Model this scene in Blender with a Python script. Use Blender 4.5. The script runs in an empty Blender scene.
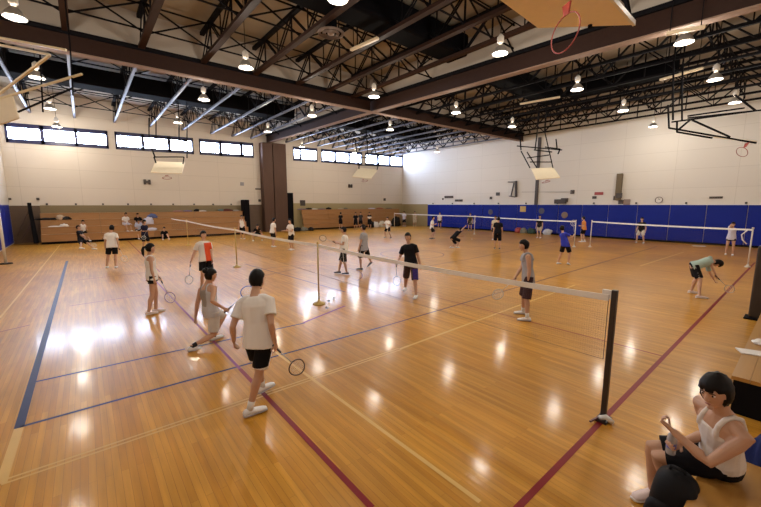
import bpy, bmesh, math, random
import numpy as np
from mathutils import Vector, Matrix, noise
random.seed(7)
SC = bpy.context.scene
COL = SC.collection
# ------------------------------------------------------------ camera, world, exposure
EYE = 2.5
FPX, YAW, PITCH, ROLL = 354.68, 0.69307, 0.13714, 0.00122
FW = Vector((math.sin(YAW)*math.cos(PITCH), math.cos(YAW)*math.cos(PITCH), -math.sin(PITCH)))
_r = Vector((math.cos(YAW), -math.sin(YAW), 0)); _u = _r.cross(FW)
RT = _r*math.cos(ROLL)+_u*math.sin(ROLL); UP = -_r*math.sin(ROLL)+_u*math.cos(ROLL)
CAM = Vector((0, 0, EYE))
cd = bpy.data.cameras.new('camera'); cam = bpy.data.objects.new('camera', cd); COL.objects.link(cam)
cd.sensor_width = 36; cd.lens = FPX/761*36; cd.clip_start = .05; cd.clip_end = 200
m = Matrix((RT, UP, -FW)).transposed().to_4x4(); m.translation = CAM; cam.matrix_world = m
SC.camera = cam
W = bpy.data.worlds.new('sky'); SC.world = W; W.use_nodes = True
W.node_tree.nodes['Background'].inputs[0].default_value = (.72, .82, 1, 1)
W.node_tree.nodes['Background'].inputs[1].default_value = 1.0
SC.view_settings.view_transform = 'Standard'; SC.view_settings.look = 'None'
SC.view_settings.gamma = 1; SC.view_settings.use_curve_mapping = False
SC.view_settings.exposure = 0.68
LAMP_W = 135.0      # power of one high bay lamp
WIN_E = 31.0        # brightness of the sky seen through the frosted clerestory panes
SC.cycles.max_bounces = 7; SC.cycles.diffuse_bounces = 4; SC.cycles.glossy_bounces = 3
SC.cycles.sample_clamp_indirect = 6

def ray(x, y): return FW + RT*((x-380.5)/FPX) + UP*(-(y-253.5)/FPX)
def on_z(x, y, z=0.0):
    d = ray(x, y); return CAM + d*((z-EYE)/d.z)
def on_x(x, y, X): d = ray(x, y); return CAM + d*(X/d.x)
def on_y(x, y, Y): d = ray(x, y); return CAM + d*(Y/d.y)
def pt(x, y, dep): return CAM + ray(x, y)*dep
def depth(p): return (Vector(p)-CAM).dot(FW)

# ------------------------------------------------------------ materials
MATS = {}
def mat(name, col, rough=.6, metal=0, var=.12, scale=8.0, bump=0.0, emit=0, spec=.5, coat=0, trans=0):
    if name in MATS: return MATS[name]
    M = bpy.data.materials.new(name); M.use_nodes = True; nt = M.node_tree; N = nt.nodes; L = nt.links
    b = N['Principled BSDF']; b.inputs['Roughness'].default_value = rough; b.inputs['Metallic'].default_value = metal
    b.inputs['Specular IOR Level'].default_value = spec; b.inputs['Coat Weight'].default_value = coat
    b.inputs['Transmission Weight'].default_value = trans
    tc = N.new('ShaderNodeTexCoord'); nz = N.new('ShaderNodeTexNoise'); nz.inputs['Scale'].default_value = scale
    nz.inputs['Detail'].default_value = 3
    L.new(tc.outputs['Object'], nz.inputs['Vector'])
    mx = N.new('ShaderNodeMix'); mx.data_type = 'RGBA'
    c = Vector(col)
    mx.inputs[6].default_value = (*(c*(1-var)), 1); mx.inputs[7].default_value = (*[min(1, v) for v in c*(1+var)], 1)
    L.new(nz.outputs['Fac'], mx.inputs[0]); L.new(mx.outputs[2], b.inputs['Base Color'])
    if bump:
        bp = N.new('ShaderNodeBump'); bp.inputs['Strength'].default_value = bump; bp.inputs['Distance'].default_value = .01
        L.new(nz.outputs['Fac'], bp.inputs['Height']); L.new(bp.outputs[0], b.inputs['Normal'])
    if emit:
        b.inputs['Emission Color'].default_value = (*col, 1); b.inputs['Emission Strength'].default_value = emit
    MATS[name] = M; return M

def floor_mat():
    M = bpy.data.materials.new('maple_floor'); M.use_nodes = True; nt = M.node_tree; N = nt.nodes; L = nt.links
    b = N['Principled BSDF']; tc = N.new('ShaderNodeTexCoord'); mp = N.new('ShaderNodeMapping')
    L.new(tc.outputs['Object'], mp.inputs[0]); mp.inputs['Rotation'].default_value = (0, 0, math.pi/2)
    br = N.new('ShaderNodeTexBrick'); L.new(mp.outputs[0], br.inputs[0])
    br.inputs['Scale'].default_value = 1; br.inputs['Brick Width'].default_value = 1.3; br.inputs['Row Height'].default_value = .06
    br.inputs['Mortar Size'].default_value = .0012; br.inputs['Color1'].default_value = (.47, .205, .020, 1)
    br.inputs['Color2'].default_value = (.57, .275, .036, 1); br.inputs['Mortar'].default_value = (.27, .10, .018, 1)
    br.offset = .37
    mp2 = N.new('ShaderNodeMapping'); L.new(tc.outputs['Object'], mp2.inputs[0]); mp2.inputs['Scale'].default_value = (9, .7, 1)
    nz = N.new('ShaderNodeTexNoise'); nz.inputs['Scale'].default_value = 1.6; nz.inputs['Detail'].default_value = 5
    L.new(mp2.outputs[0], nz.inputs[0])
    rp = N.new('ShaderNodeMapRange'); rp.inputs[1].default_value = .3; rp.inputs[2].default_value = .7
    rp.inputs[3].default_value = .84; rp.inputs[4].default_value = 1.14; L.new(nz.outputs['Fac'], rp.inputs[0])
    nb = N.new('ShaderNodeTexNoise'); nb.inputs['Scale'].default_value = .35; nb.inputs['Detail'].default_value = 4
    L.new(tc.outputs['Object'], nb.inputs[0])
    mm = N.new('ShaderNodeMath'); mm.operation = 'MULTIPLY'; 
    r2 = N.new('ShaderNodeMapRange'); r2.inputs[1].default_value = .35; r2.inputs[2].default_value = .65
    r2.inputs[3].default_value = .85; r2.inputs[4].default_value = 1.12; L.new(nb.outputs['Fac'], r2.inputs[0])
    L.new(rp.outputs[0], mm.inputs[0]); L.new(r2.outputs[0], mm.inputs[1])
    vm = N.new('ShaderNodeVectorMath'); vm.operation = 'SCALE'
    L.new(br.outputs['Color'], vm.inputs[0]); L.new(mm.outputs[0], vm.inputs['Scale']); L.new(vm.outputs[0], b.inputs['Base Color'])
    b.inputs['Roughness'].default_value = .36; b.inputs['Specular IOR Level'].default_value = .12
    b.inputs['Coat Weight'].default_value = .22; b.inputs['Coat Roughness'].default_value = .12
    mp3 = N.new('ShaderNodeMapping'); L.new(tc.outputs['Object'], mp3.inputs[0]); mp3.inputs['Scale'].default_value = (14, 1.2, 1)
    n3 = N.new('ShaderNodeTexNoise'); n3.inputs['Scale'].default_value = 1.1; L.new(mp3.outputs[0], n3.inputs[0])
    bp = N.new('ShaderNodeBump'); bp.inputs['Strength'].default_value = .12; bp.inputs['Distance'].default_value = .01
    L.new(n3.outputs['Fac'], bp.inputs['Height']); L.new(bp.outputs[0], b.inputs['Normal']); L.new(bp.outputs[0], b.inputs['Coat Normal'])
    return M

def block_mat(name, c1, c2, mortar, axis):
    """painted block wall; axis 0 for a wall running along x, 1 for one along y"""
    M = bpy.data.materials.new(name); M.use_nodes = True; nt = M.node_tree; N = nt.nodes; L = nt.links
    b = N['Principled BSDF']; tc = N.new('ShaderNodeTexCoord'); sp = N.new('ShaderNodeSeparateXYZ'); cb = N.new('ShaderNodeCombineXYZ')
    L.new(tc.outputs['Object'], sp.inputs[0]); L.new(sp.outputs[axis], cb.inputs[0]); L.new(sp.outputs[2], cb.inputs[1])
    br = N.new('ShaderNodeTexBrick'); L.new(cb.outputs[0], br.inputs[0]); br.inputs['Scale'].default_value = 1
    br.inputs['Brick Width'].default_value = 3.0; br.inputs['Row Height'].default_value = 1.2; br.inputs['Mortar Size'].default_value = .012
    br.offset = 0
    br.inputs['Color1'].default_value = (*c1, 1); br.inputs['Color2'].default_value = (*c2, 1); br.inputs['Mortar'].default_value = (*mortar, 1)
    L.new(br.outputs['Color'], b.inputs['Base Color']); b.inputs['Roughness'].default_value = .55
    return M

def wood_mat(name, c1, c2, axis=0, rough=.4, streak=14):
    if name in MATS: return MATS[name]
    M = bpy.data.materials.new(name); M.use_nodes = True; nt = M.node_tree; N = nt.nodes; L = nt.links
    b = N['Principled BSDF']; tc = N.new('ShaderNodeTexCoord'); mp = N.new('ShaderNodeMapping'); L.new(tc.outputs['Object'], mp.inputs[0])
    s = [streak]*3; s[axis] = .8; mp.inputs['Scale'].default_value = s
    nz = N.new('ShaderNodeTexNoise'); nz.inputs['Scale'].default_value = 1.2; nz.inputs['Detail'].default_value = 4; L.new(mp.outputs[0], nz.inputs[0])
    mx = N.new('ShaderNodeMix'); mx.data_type = 'RGBA'; mx.inputs[6].default_value = (*c1, 1); mx.inputs[7].default_value = (*c2, 1)
    L.new(nz.outputs['Fac'], mx.inputs[0]); L.new(mx.outputs[2], b.inputs['Base Color']); b.inputs['Roughness'].default_value = rough
    MATS[name] = M; return M

# ------------------------------------------------------------ mesh helpers
class MB:
    """collects geometry; build() links it as one mesh object"""
    def __init__(s): s.v = []; s.f = []; s.mi = []
    def add(s, vs, fs, mi=0):
        o = len(s.v); s.v += [tuple(v) for v in vs]; s.f += [tuple(i+o for i in f) for f in fs]; s.mi += [mi]*len(fs); return s
    def box(s, a, b, mi=0):
        x0, y0, z0 = [min(a[i], b[i]) for i in range(3)]; x1, y1, z1 = [max(a[i], b[i]) for i in range(3)]
        v = [(x0,y0,z0),(x1,y0,z0),(x1,y1,z0),(x0,y1,z0),(x0,y0,z1),(x1,y0,z1),(x1,y1,z1),(x0,y1,z1)]
        return s.add(v, [(0,3,2,1),(4,5,6,7),(0,1,5,4),(1,2,6,5),(2,3,7,6),(3,0,4,7)], mi)
    def bar(s, a, b, w, h=None, up=(0, 0, 1), mi=0):
        """rectangular bar from a to b, w wide and h high"""
        a, b = Vector(a), Vector(b); h = h or w; d = (b-a).normalized(); u = Vector(up)
        if abs(d.dot(u)) > .98: u = Vector((1, 0, 0))
        r = d.cross(u).normalized(); u = r.cross(d)
        v = [p+r*(w/2*i)+u*(h/2*j) for p in (a, b) for i, j in ((-1,-1),(1,-1),(1,1),(-1,1))]
        return s.add(v, [(3,2,1,0),(4,5,6,7),(0,1,5,4),(1,2,6,5),(2,3,7,6),(3,0,4,7)], mi)
    def tube(s, pts, rad, n=8, cap=True, mi=0, closed=False):
        pts = [Vector(p) for p in pts]; k = len(pts); rad = rad if hasattr(rad, '__len__') else [rad]*k
        T = []
        for i in range(k):
            a = pts[(i-1) % k] if closed or i > 0 else pts[i]; b = pts[(i+1) % k] if closed or i < k-1 else pts[i]
            T.append((b-a).normalized())
        u = Vector((0, 0, 1)) if abs(T[0].z) < .9 else Vector((1, 0, 0)); vs = []
        for i in range(k):
            u = (u-T[i]*u.dot(T[i])).normalized(); w = T[i].cross(u)
            vs += [pts[i]+(u*math.cos(2*math.pi*j/n)+w*math.sin(2*math.pi*j/n))*rad[i] for j in range(n)]
        fs = []
        for i in range(k if closed else k-1):
            i2 = (i+1) % k
            for j in range(n): fs.append((i*n+j, i*n+(j+1) % n, i2*n+(j+1) % n, i2*n+j))
        if cap and not closed: fs += [tuple(range(n-1, -1, -1)), tuple((k-1)*n+j for j in range(n))]
        return s.add(vs, fs, mi)
    def rings(s, R, n=16, mi=0):
        """loft through rings (centre, x axis, y axis); the axes carry the half sizes"""
        vs = []
        for c, ax, ay in R:
            c, ax, ay = Vector(c), Vector(ax), Vector(ay)
            vs += [c+ax*math.cos(2*math.pi*j/n)+ay*math.sin(2*math.pi*j/n) for j in range(n)]
        fs = []
        for i in range(len(R)-1):
            for j in range(n): fs.append((i*n+j, i*n+(j+1) % n, (i+1)*n+(j+1) % n, (i+1)*n+j))
        fs += [tuple(range(n-1, -1, -1)), tuple((len(R)-1)*n+j for j in range(n))]
        return s.add(vs, fs, mi)
    def lathe(s, c, prof, n=24, ax=(0, 0, 1), mi=0):
        """profile of (radius, height) around axis ax"""
        c = Vector(c); a = Vector(ax).normalized(); u = a.orthogonal().normalized(); w = a.cross(u); vs = []
        for r, h in prof: vs += [c+a*h+(u*math.cos(2*math.pi*j/n)+w*math.sin(2*math.pi*j/n))*max(r, 1e-4) for j in range(n)]
        fs = [(i*n+j, i*n+(j+1) % n, (i+1)*n+(j+1) % n, (i+1)*n+j) for i in range(len(prof)-1) for j in range(n)]
        return s.add(vs, fs, mi)
    def ball(s, c, rx, ry=None, rz=None, M=None, n=12, mi=0, fn=None):
        ry = ry or rx; rz = rz or rx; M = M or Matrix.Identity(3); c = Vector(c); vs = []; k = n//2+1
        for i in range(k+1):
            t = math.pi*i/k
            for j in range(n):
                p = 2*math.pi*j/n; d = Vector((math.sin(t)*math.cos(p), math.sin(t)*math.sin(p), math.cos(t)))
                q = Vector((d.x*rx, d.y*ry, d.z*rz))
                if fn: q = fn(d, q)
                vs.append(c+M@q)
        fs = []
        for i in range(k):
            for j in range(n):
                a, b, c2, d2 = i*n+j, (i+1)*n+j, (i+1)*n+(j+1) % n, i*n+(j+1) % n
                if i == 0: fs.append((a, b, c2))
                elif i == k-1: fs.append((a, b, d2))
                else: fs.append((a, b, c2, d2))
        return s.add(vs, fs, mi)
    def prism(s, poly, off, mi=0):
        """closed polygon extruded along vector off"""
        n = len(poly); off = Vector(off); v = [Vector(p) for p in poly]+[Vector(p)+off for p in poly]
        return s.add(v, [tuple(range(n)), tuple(range(2*n-1, n-1, -1))]+[(i, (i+1) % n+0, (i+1) % n+n, i+n)[::-1] for i in range(n)], mi)
    def mesh(s, name, mats, org=(0, 0, 0), smooth=False):
        me = bpy.data.meshes.new(name); o = Vector(org)
        me.from_pydata([tuple(Vector(v)-o) for v in s.v], [], s.f)
        for M in (mats if isinstance(mats, (list, tuple)) else [mats]): me.materials.append(M)
        me.polygons.foreach_set('material_index', s.mi)
        if smooth: me.polygons.foreach_set('use_smooth', [True]*len(s.f))
        me.update(); return me
    def build(s, name, mats, parent=None, org=None, smooth=False, fix=True):
        if org is None: org = parent_origin(parent)
        me = s.mesh(name, mats, org, smooth)
        if fix:
            bm = bmesh.new(); bm.from_mesh(me); bmesh.ops.recalc_face_normals(bm, faces=bm.faces); bm.to_mesh(me); bm.free()
        o = bpy.data.objects.new(name, me); COL.objects.link(o)
        if parent: o.parent = parent
        else: o.location = org
        return o
def parent_origin(p):
    v = Vector((0, 0, 0))
    while p is not None: v = v+p.location; p = p.parent
    return v
def empty(name, loc=(0, 0, 0)):
    o = bpy.data.objects.new(name, None); o.location = loc; o.empty_display_size = .1; COL.objects.link(o); return o
def tag(o, label, cat, group=None, kind=None):
    o['label'] = label; o['category'] = cat
    if group: o['group'] = group
    if kind: o['kind'] = kind
    return o
def struct(o, label=None, cat=None):
    o['kind'] = 'structure'
    if label: o['label'] = label
    if cat: o['category'] = cat
    return o
def bevel(o, w=.01, seg=2):
    b = o.modifiers.new('soft_edge', 'BEVEL'); b.width = w; b.segments = seg; b.limit_method = 'ANGLE'; return o
ORD = ['first', 'second', 'third', 'fourth', 'fifth', 'sixth', 'seventh', 'eighth', 'ninth', 'tenth', 'eleventh', 'twelfth']

# ------------------------------------------------------------ the room
XL, XR, YF, YN, ZT = -3.6, 30.3, 32.3, -3.2, 9.6
floor = MB().box((XL-.2, YN-.2, -.2), (XR+.2, YF+.2, 0)).build('floor', floor_mat())
struct(floor, 'glossy honey coloured maple gym floor with painted court lines', 'floor')
def line(p, q, w, mname, col, z=.0015, hollow=False):
    a, b = on_z(*p), on_z(*q); d = (b-a).normalized(); n = Vector((-d.y, d.x, 0)); mb = MB()
    for s0, s1 in (((-.5, -.2), (.2, .5)) if hollow else ((-.5, .5),)) if not hollow else ((-.5, -.22), (.22, .5)):
        mb.add([a+n*w*s0+Vector((0,0,z)), b+n*w*s0+Vector((0,0,z)), b+n*w*s1+Vector((0,0,z)), a+n*w*s1+Vector((0,0,z))], [(0, 1, 2, 3)])
    return mb.build('floor_marking', mat(mname, col, .45, var=.06, spec=.15), floor, fix=True)
BLUE, REDL, YEL, PUR = (.012, .018, .085), (.20, .006, .008), (.66, .42, .14), (.22, .04, .12)
line((67, 261), (19, 428), .085, 'blue_line_paint', BLUE, .002)
line((19, 428), (1, 484), .08, 'pale_yellow_line_paint', YEL)
line((20, 427), (380, 327.5), .05, 'blue_line_paint', BLUE, .002); line((380, 327.5), (657, 246.5), .05, 'dark_line_paint', (.10, .035, .05), .002)
line((35, 382), (185, 349), .05, 'blue_line_paint', BLUE, .0022); line((190, 348), (305, 323), .05, 'blue_line_paint', BLUE, .0022)
line((2, 482.5), (400, 349), .09, 'pale_yellow_line_paint', YEL, .0017, True); line((400, 349), (575, 285), .05, 'yellow_line_paint', (.66, .42, .14), .0017)
line((640, 266), (684, 252), .05, 'yellow_line_paint', YEL, .0017)
line((276, 352.5), (480, 502), .045, 'yellow_line_paint', YEL, .0024)
line((150, 275), (240, 369), .045, 'purple_line_paint', PUR, .0025); line((240, 369), (372, 508), .06, 'red_line_paint', REDL, .0025)
line((500, 526), (755, 262.5), .06, 'red_line_paint', REDL, .002)
line((410, 290.5), (662, 356), .035, 'red_line_paint', REDL, .002)
line((410, 269), (470, 259), .05, 'dark_line_paint', (.1, .03, .05), .002); line((470, 259), (560, 241), .05, 'dark_line_paint', (.1, .03, .05), .002)
line((303, 323), (345, 306), .06, 'purple_line_paint', PUR, .003)
line((245, 280), (300, 268), .04, 'dark_line_paint', (.1, .03, .05), .002); line((245, 264), (345, 292), .05, 'dark_line_paint', (.1, .03, .05), .0026)
line((70, 281), (150, 272), .04, 'red_line_paint', REDL, .002); line((70, 306), (150, 294), .04, 'red_line_paint', REDL, .0022)
line((128, 241), (160, 272), .05, 'red_line_paint', REDL, .0026); line((60, 245), (0, 318), .04, 'pale_yellow_line_paint', YEL, .0026)
line((0, 332), (30, 325), .04, 'red_line_paint', REDL, .002)
def arc(cx, cy, r, a0, a1, w, mn, col):
    c = on_z(cx, cy); mb = MB(); n = 48; v = []
    for i in range(n+1):
        a = math.radians(a0+(a1-a0)*i/n); d = Vector((math.cos(a), math.sin(a), 0)); v += [c+d*(r-w/2)+Vector((0,0,.0028)), c+d*(r+w/2)+Vector((0,0,.0028))]
    mb.add(v, [(2*i, 2*i+1, 2*i+3, 2*i+2) for i in range(n)]); return mb.build('floor_marking', mat(mn, col, .25), floor)
arc(300, 276, 2.2, -60, 120, .04, 'dark_line_paint', BLUE)
arc(412, 254, 1.6, 0, 360, .04, 'dark_line_paint', BLUE)

cream = block_mat('cream_painted_wall_along_x', (.66, .585, .50), (.68, .60, .515), (.56, .49, .41), 0)
cream2 = block_mat('cream_painted_wall_along_y', (.67, .62, .56), (.69, .64, .575), (.58, .53, .47), 1)
def zb(X): return 6.30+.0195*(X+3)
def zt(X): return 7.50+.0262*(X+3)
GR = [[(10, 42), (46, 76), (79, 107)], [(118, 142), (145, 168), (171, 192)], [(201, 219), (222, 240), (243, 252)],
      [(294, 299), (301, 316)], [(322, 334), (336, 348), (350, 361)], [(366, 377), (379, 389), (391, 401)]]
def wx(px): return on_y(px, 150, YF).x
wl = MB()
def wp(x0, x1, f0, f1):
    wl.prism([(x0, YF, f0(x0)), (x1, YF, f0(x1)), (x1, YF, f1(x1)), (x0, YF, f1(x0))], (0, .3, 0))
zero = lambda x: 0.0
top = lambda x: ZT
wp(XL-.3, XR+.3, zero, zb); wp(XL-.3, XR+.3, zt, top)
edges = [(wx(g[0][0])-.12, wx(g[-1][1])+.12) for g in GR]; edges[-1] = (edges[-1][0], XR-.02); edges[0] = (max(XL+.05, edges[0][0]), edges[0][1])
x = XL-.3
for a, b in edges: wp(x, a, zb, zt); x = b
wp(x, XR+.3, zb, zt)
struct(wl.build('wall_left', cream), 'cream painted far wall with a row of high windows', 'wall')
fr = mat('flare_blue_window_frame', (.016, .016, .07), .35, var=.05)  # dark frame; the blue of the window flare is mixed into its colour
glass = mat('frosted_daylit_glass', (.60, .74, 1.0), .4, var=.02, emit=WIN_E)
for gi, g in enumerate(GR):
    a, b = edges[gi]; w = empty('window_%d' % (gi+1), (a, YF, zb(a))); struct(w, 'clerestory window band of frosted daylit panes in dark frame, %s from left' % ORD[gi], 'window')
    mf = MB(); y0, y1 = YF-.05, YF+.12
    def strip(xa, xb, f0, f1): mf.prism([(xa, y0, f0(xa)), (xb, y0, f0(xb)), (xb, y0, f1(xb)), (xa, y0, f1(xa))], (0, y1-y0, 0))
    strip(a, b, zb, lambda x: zb(x)+.24); strip(a, b, lambda x: zt(x)-.26, zt); strip(a, a+.12, zb, zt); strip(b-.12, b, zb, zt)
    for i in range(len(g)-1):
        c0, c1 = wx(g[i][1]), wx(g[i+1][0]); strip(c0, max(c1, c0+.1), zb, zt)
    mf.build('window_frame', fr, w)
    MB().prism([(a, YF+.1, zb(a)), (b, YF+.1, zb(b)), (b, YF+.1, zt(b)), (a, YF+.1, zt(a))], (0, .02, 0)).build('window_pane', glass, w)
struct(MB().box((XR, YN-.3, 0), (XR+.3, YF+.3, ZT)).build('wall_right', cream2), 'cream painted right hand wall above the blue padding', 'wall')
struct(MB().box((XL-.3, YN-.3, 0), (XL, YF+.3, ZT)).build('wall_near_left', cream2), 'cream side wall at the far left edge', 'wall')
struct(MB().box((XL-.3, YN-.3, 0), (XR+.3, YN, ZT)).build('wall_back', cream), 'cream wall behind the spectators', 'wall')
deck = mat('tan_roof_deck', (.27, .22, .16), .8, var=.10, scale=1.5)
struct(MB().box((XL-.3, YN-.3, ZT), (XR+.3, YF+.3, ZT+.2)).build('ceiling', deck), 'tan corrugated roof deck above the trusses', 'ceiling')
brown = mat('dark_brown_painted_steel', (.026, .011, .007), .6, spec=.15, var=.15)
edge_p = mat('tan_flange_highlight', (.24, .16, .12), .75, spec=.2, var=.15)  # light tan highlight of the lower flanges, put into their colour
silver = mat('grey_steel_chord', (.11, .11, .14), .5, metal=.3, var=.12)
black = mat('black_steel', (.005, .0045, .006), .8, var=.1, spec=.1)
YG, XG = 16.9, 13.4
panel = mat('greige_fire_panel', (.38, .33, .28), .8, var=.06, scale=1)
# cross girder (along x) and long girder (along y); both turn slightly like the photo shows
def girder(name, a, b, label, w=.34, hgt=.62):
    g = empty(name, a); a, b = Vector(a), Vector(b); up = Vector((0, 0, 1)); h = hgt
    MB().bar(a+up*h/2, b+up*h/2, .05+.10, h-.06).build('girder_web', brown, g)
    MB().bar(a+up*.015, b+up*.015, w, .04).build('bottom_flange', edge_p, g)
    MB().bar(a+up*(h+.05), b+up*(h+.05), w*.9, .14).build('top_flange', black, g)
    pa, pb = a+up*(h+.12), b+up*(h+.12)
    d = (b-a).normalized(); n = Vector((-d.y, d.x, 0))*.06
    MB().prism([pa-n, pb-n, Vector((pb.x, pb.y, ZT))-n, Vector((pa.x, pa.y, ZT))-n], n*2).build('infill_panel', panel, g)
    tag(g, label, 'girder', kind='structure'); return g
girder('trim_1', (XL, YG, 7.60), (XG-.2, YG, 7.80), 'long dark brown steel girder crossing the hall from left to the centre')
girder('trim_2', (XG+.2, YG, 7.80), (XR, YG, 8.02), 'dark brown steel girder from the crossing to the right hand wall')
girder('trim_3', (XG, YN, 7.25), (XG, YG, 7.80), 'dark brown steel girder running overhead from the crossing to the near right', hgt=.66)
girder('trim_4', (XG, YG, 7.80), (XG, YF, 8.02), 'dark brown steel girder from the crossing to the wooden columns')

# ------------------------------------------------------------ roof trusses
def truss(x, y0, y1, zb0, heavy, label, group, cm=None):
    cm = cm or brown; zc = 9.42
    t = empty('roof_truss', (x, y0, zb0)); tag(t, label, 'truss', group)
    MB().bar((x, y0, zb0), (x, y1, zb0), .21 if heavy else .11, .12 if heavy else .10).build('bottom_chord', cm, t)
    MB().bar((x, y0, zc), (x, y1, zc), .16, .12).build('top_chord', black, t)
    wb = MB(); n = max(2, round((y1-y0)/2.4)); dy = (y1-y0)/n
    for i in range(n):
        ya = y0+i*dy
        for s in (-.045, .045):
            wb.bar((x+s, ya, zb0), (x+s, ya+dy/2, zc), .042); wb.bar((x+s, ya+dy/2, zc), (x+s, ya+dy, zb0), .042)
        wb.bar((x, ya+dy/2, zb0), (x, ya+dy/2, zc), .05)
        if i: wb.bar((x, ya, zb0), (x, ya, zc), .035)
    wb.build('web_bars', black, t); return t
XA = [-2.1, .05, 2.2, 4.35, 6.5, 8.6, 10.3, 11.9]
for i, X in enumerate(XA):
    truss(X, YN+.02, YG-.16, 8.36, True, 'dark brown roof truss in the near left bay, %s from the left wall' % ORD[i], 'trusses of the near left bay')
    truss(X, YG+.16, YF-.02, 8.28, False, 'grey edged roof truss in the far left bay, %s from the left wall' % ORD[i], 'trusses of the far left bay', silver)
XB = [15.2, 16.9, 18.6, 20.3, 22.0, 23.7, 25.4, 27.1, 28.8]
for i, X in enumerate(XB):
    truss(X, YN+.02, YG-.16, 8.25, False, 'black roof truss in the near right bay, %s from the long girder' % ORD[i], 'trusses of the near right bay', black)
    truss(X, YG+.16, YF-.02, 8.30, False, 'dark roof truss in the far right bay, %s from the long girder' % ORD[i], 'trusses of the far right bay', silver)
# bridging rods and cross braces between the trusses
def bracing(y, xs, label, cross=True, z0=8.4):
    o = MB(); o.bar((xs[0], y, z0+.12), (xs[-1], y, z0+.12), .045); o.bar((xs[0], y, 9.3), (xs[-1], y, 9.3), .045)
    if cross:
        for a, b in zip(xs[:-1], xs[1:]): o.bar((a, y, z0), (b, y, 9.4), .045); o.bar((a, y, 9.4), (b, y, z0), .045)
    q = o.build('truss_bracing', black, org=(xs[0], y, z0)); tag(q, label, 'bracing', 'cross bracing between the trusses')
NM = {'a': 'near left bay', 'b': 'far left bay', 'c': 'near right bay', 'd': 'far right bay'}
for k, ys, xs in (('a', (4.2, 8.0, 12.2, 15.4), XA+[XG-.1]), ('b', (20.5, 25.5, 29.5), XA+[XG-.1]), ('c', (3.0, 7.0, 11, 15.4), [XG+.1]+XB), ('d', (20.5, 25.5, 29.5), [XG+.1]+XB)):
    for i, y in enumerate(ys): bracing(y, xs, 'black cross bracing rods in the %s, %s row from the camera' % (NM[k], ORD[i]), z0=8.36)
# ducts
blk = mat('black_duct_wrap', (.003, .003, .004), .9, spec=.05, var=.2)
def duct(p, q, w, h, label):
    o = MB().bar(p, q, w, h).build('air_duct', blk, org=p); bevel(o, .12, 3); tag(o, label, 'duct', 'black ceiling ducts')
duct((2.6, 10.1, 8.9), (12.6, 10.1, 8.9), 1.1, .85, 'black air duct crossing the trusses above the round diffuser')
duct((-3.4, 24.3, 8.85), (11.9, 24.3, 8.85), 1.3, .85, 'black air duct crossing the far left bay above the windows')
duct((14.2, 10.6, 8.9), (22.5, 10.6, 8.9), 1.0, .8, 'black air duct among the near right trusses')
duct((14.2, 24.0, 8.85), (26.5, 24.0, 8.85), 1.1, .8, 'black air duct among the far right trusses')
duct((21.5, 4.6, 8.85), (21.5, 9.4, 8.85), .9, .75, 'short black air duct running lengthwise at upper right')

# ------------------------------------------------------------ lamps
alu = mat('spun_aluminium_reflector', (.50, .47, .44), .35, metal=.6, var=.08)
ball_m = mat('white_ballast_housing', (.70, .66, .60), .4, var=.05)
bulb = mat('glowing_lens', (1.0, .90, .72), .3, var=.01, emit=9)
def lamp(px, py, z=7.25, i=0, light=True, where='', loc=None):
    p = loc and Vector(loc) or on_z(px, py, z); t = empty('high_bay_lamp', p); tag(t, where, 'lamp', 'high bay lamps under the roof')
    MB().lathe(p, [(.235, 0), (.245, .012), (.20, .11), (.13, .20), (.085, .25), (.08, .26)], 28).build('reflector', alu, t, smooth=True)
    MB().lathe(p, [(.001, .03), (.12, .02), (.205, .035), (.205, .06), (.001, .07)], 24).build('lens', bulb, t, smooth=True)
    MB().lathe(p, [(.001, .255), (.05, .26), (.05, .33), (.10, .345), (.105, .50), (.06, .56), (.02, .60), (.001, .61)], 20).build('ballast', ball_m, t, smooth=True)
    MB().bar(p+Vector((0, 0, .58)), Vector((p.x, p.y, ZT+.01)), .02).build('hanging_rod', black, t)
    if light:
        ld = bpy.data.lights.new('lamp_light', 'POINT'); ld.energy = LAMP_W; ld.color = (1, .92, .79); ld.shadow_soft_size = .22
        lo = bpy.data.objects.new('lamp_light', ld); lo.location = (0, 0, -.12); lo.parent = t; COL.objects.link(lo)
    return t
LP = [(15, 18, 'large hanging lamp at the top left corner'), (246, 68, 'glowing lamp in front of the long cross girder, above the clerestory gap'),
      (374, 97, 'glowing lamp just left of the girder crossing'), (500, 54, 'glowing lamp left of the big overhead basketball hoop'),
      (577, 90, 'glowing lamp right below the big overhead basketball hoop'), (456, 113, 'glowing lamp beside the girder right of the crossing'),
      (390, 130, 'small lamp just below the girder crossing'), (512, 127, 'small lamp near the end of the cross girder'),
      (623, 111, 'lamp hanging below the near right trusses, left of the middle pair'), (653, 127, 'lamp hanging lowest against the right hand wall'),
      (437, 152, 'tiny lamp by the right wall near the far corner'), (204, 100, 'lamp in the far left bay under the black duct'),
      (312, 116, 'lamp in the far left bay near the crossing'), (37, 78, 'lamp seen behind the cream backstop struts at left'),
      (178, 123, 'lamp above the left hanging backboard'), (57, 127, 'lamp in front of the leftmost window'),
      (50, 109, 'faint lamp above the leftmost window'), (268, 132, 'lamp close to the wooden columns'),
      (302, 147, 'small lamp just right of the wooden columns'), (355, 153, 'small lamp above the far backboard'),
      (684, 43, 'lamp behind the near right girder at the top right'), (715, 80, 'lamp among the trusses at the right edge'), (735, 103, 'lamp at the right above the folded backstop')]
for i, (a, b, w) in enumerate(LP): lamp(a, b, where=w)
for i, (a, b) in enumerate([(-.95, 3.0), (4.8, 2.9), (10.3, 2.6), (5, 7.6), (-.9, 7.6)]):
    if not (a == -.9): lamp(0, 0, loc=(a, b, 7.25), where='hanging lamp overhead near the camera, %s of a few above the frame' % ORD[i])

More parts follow.
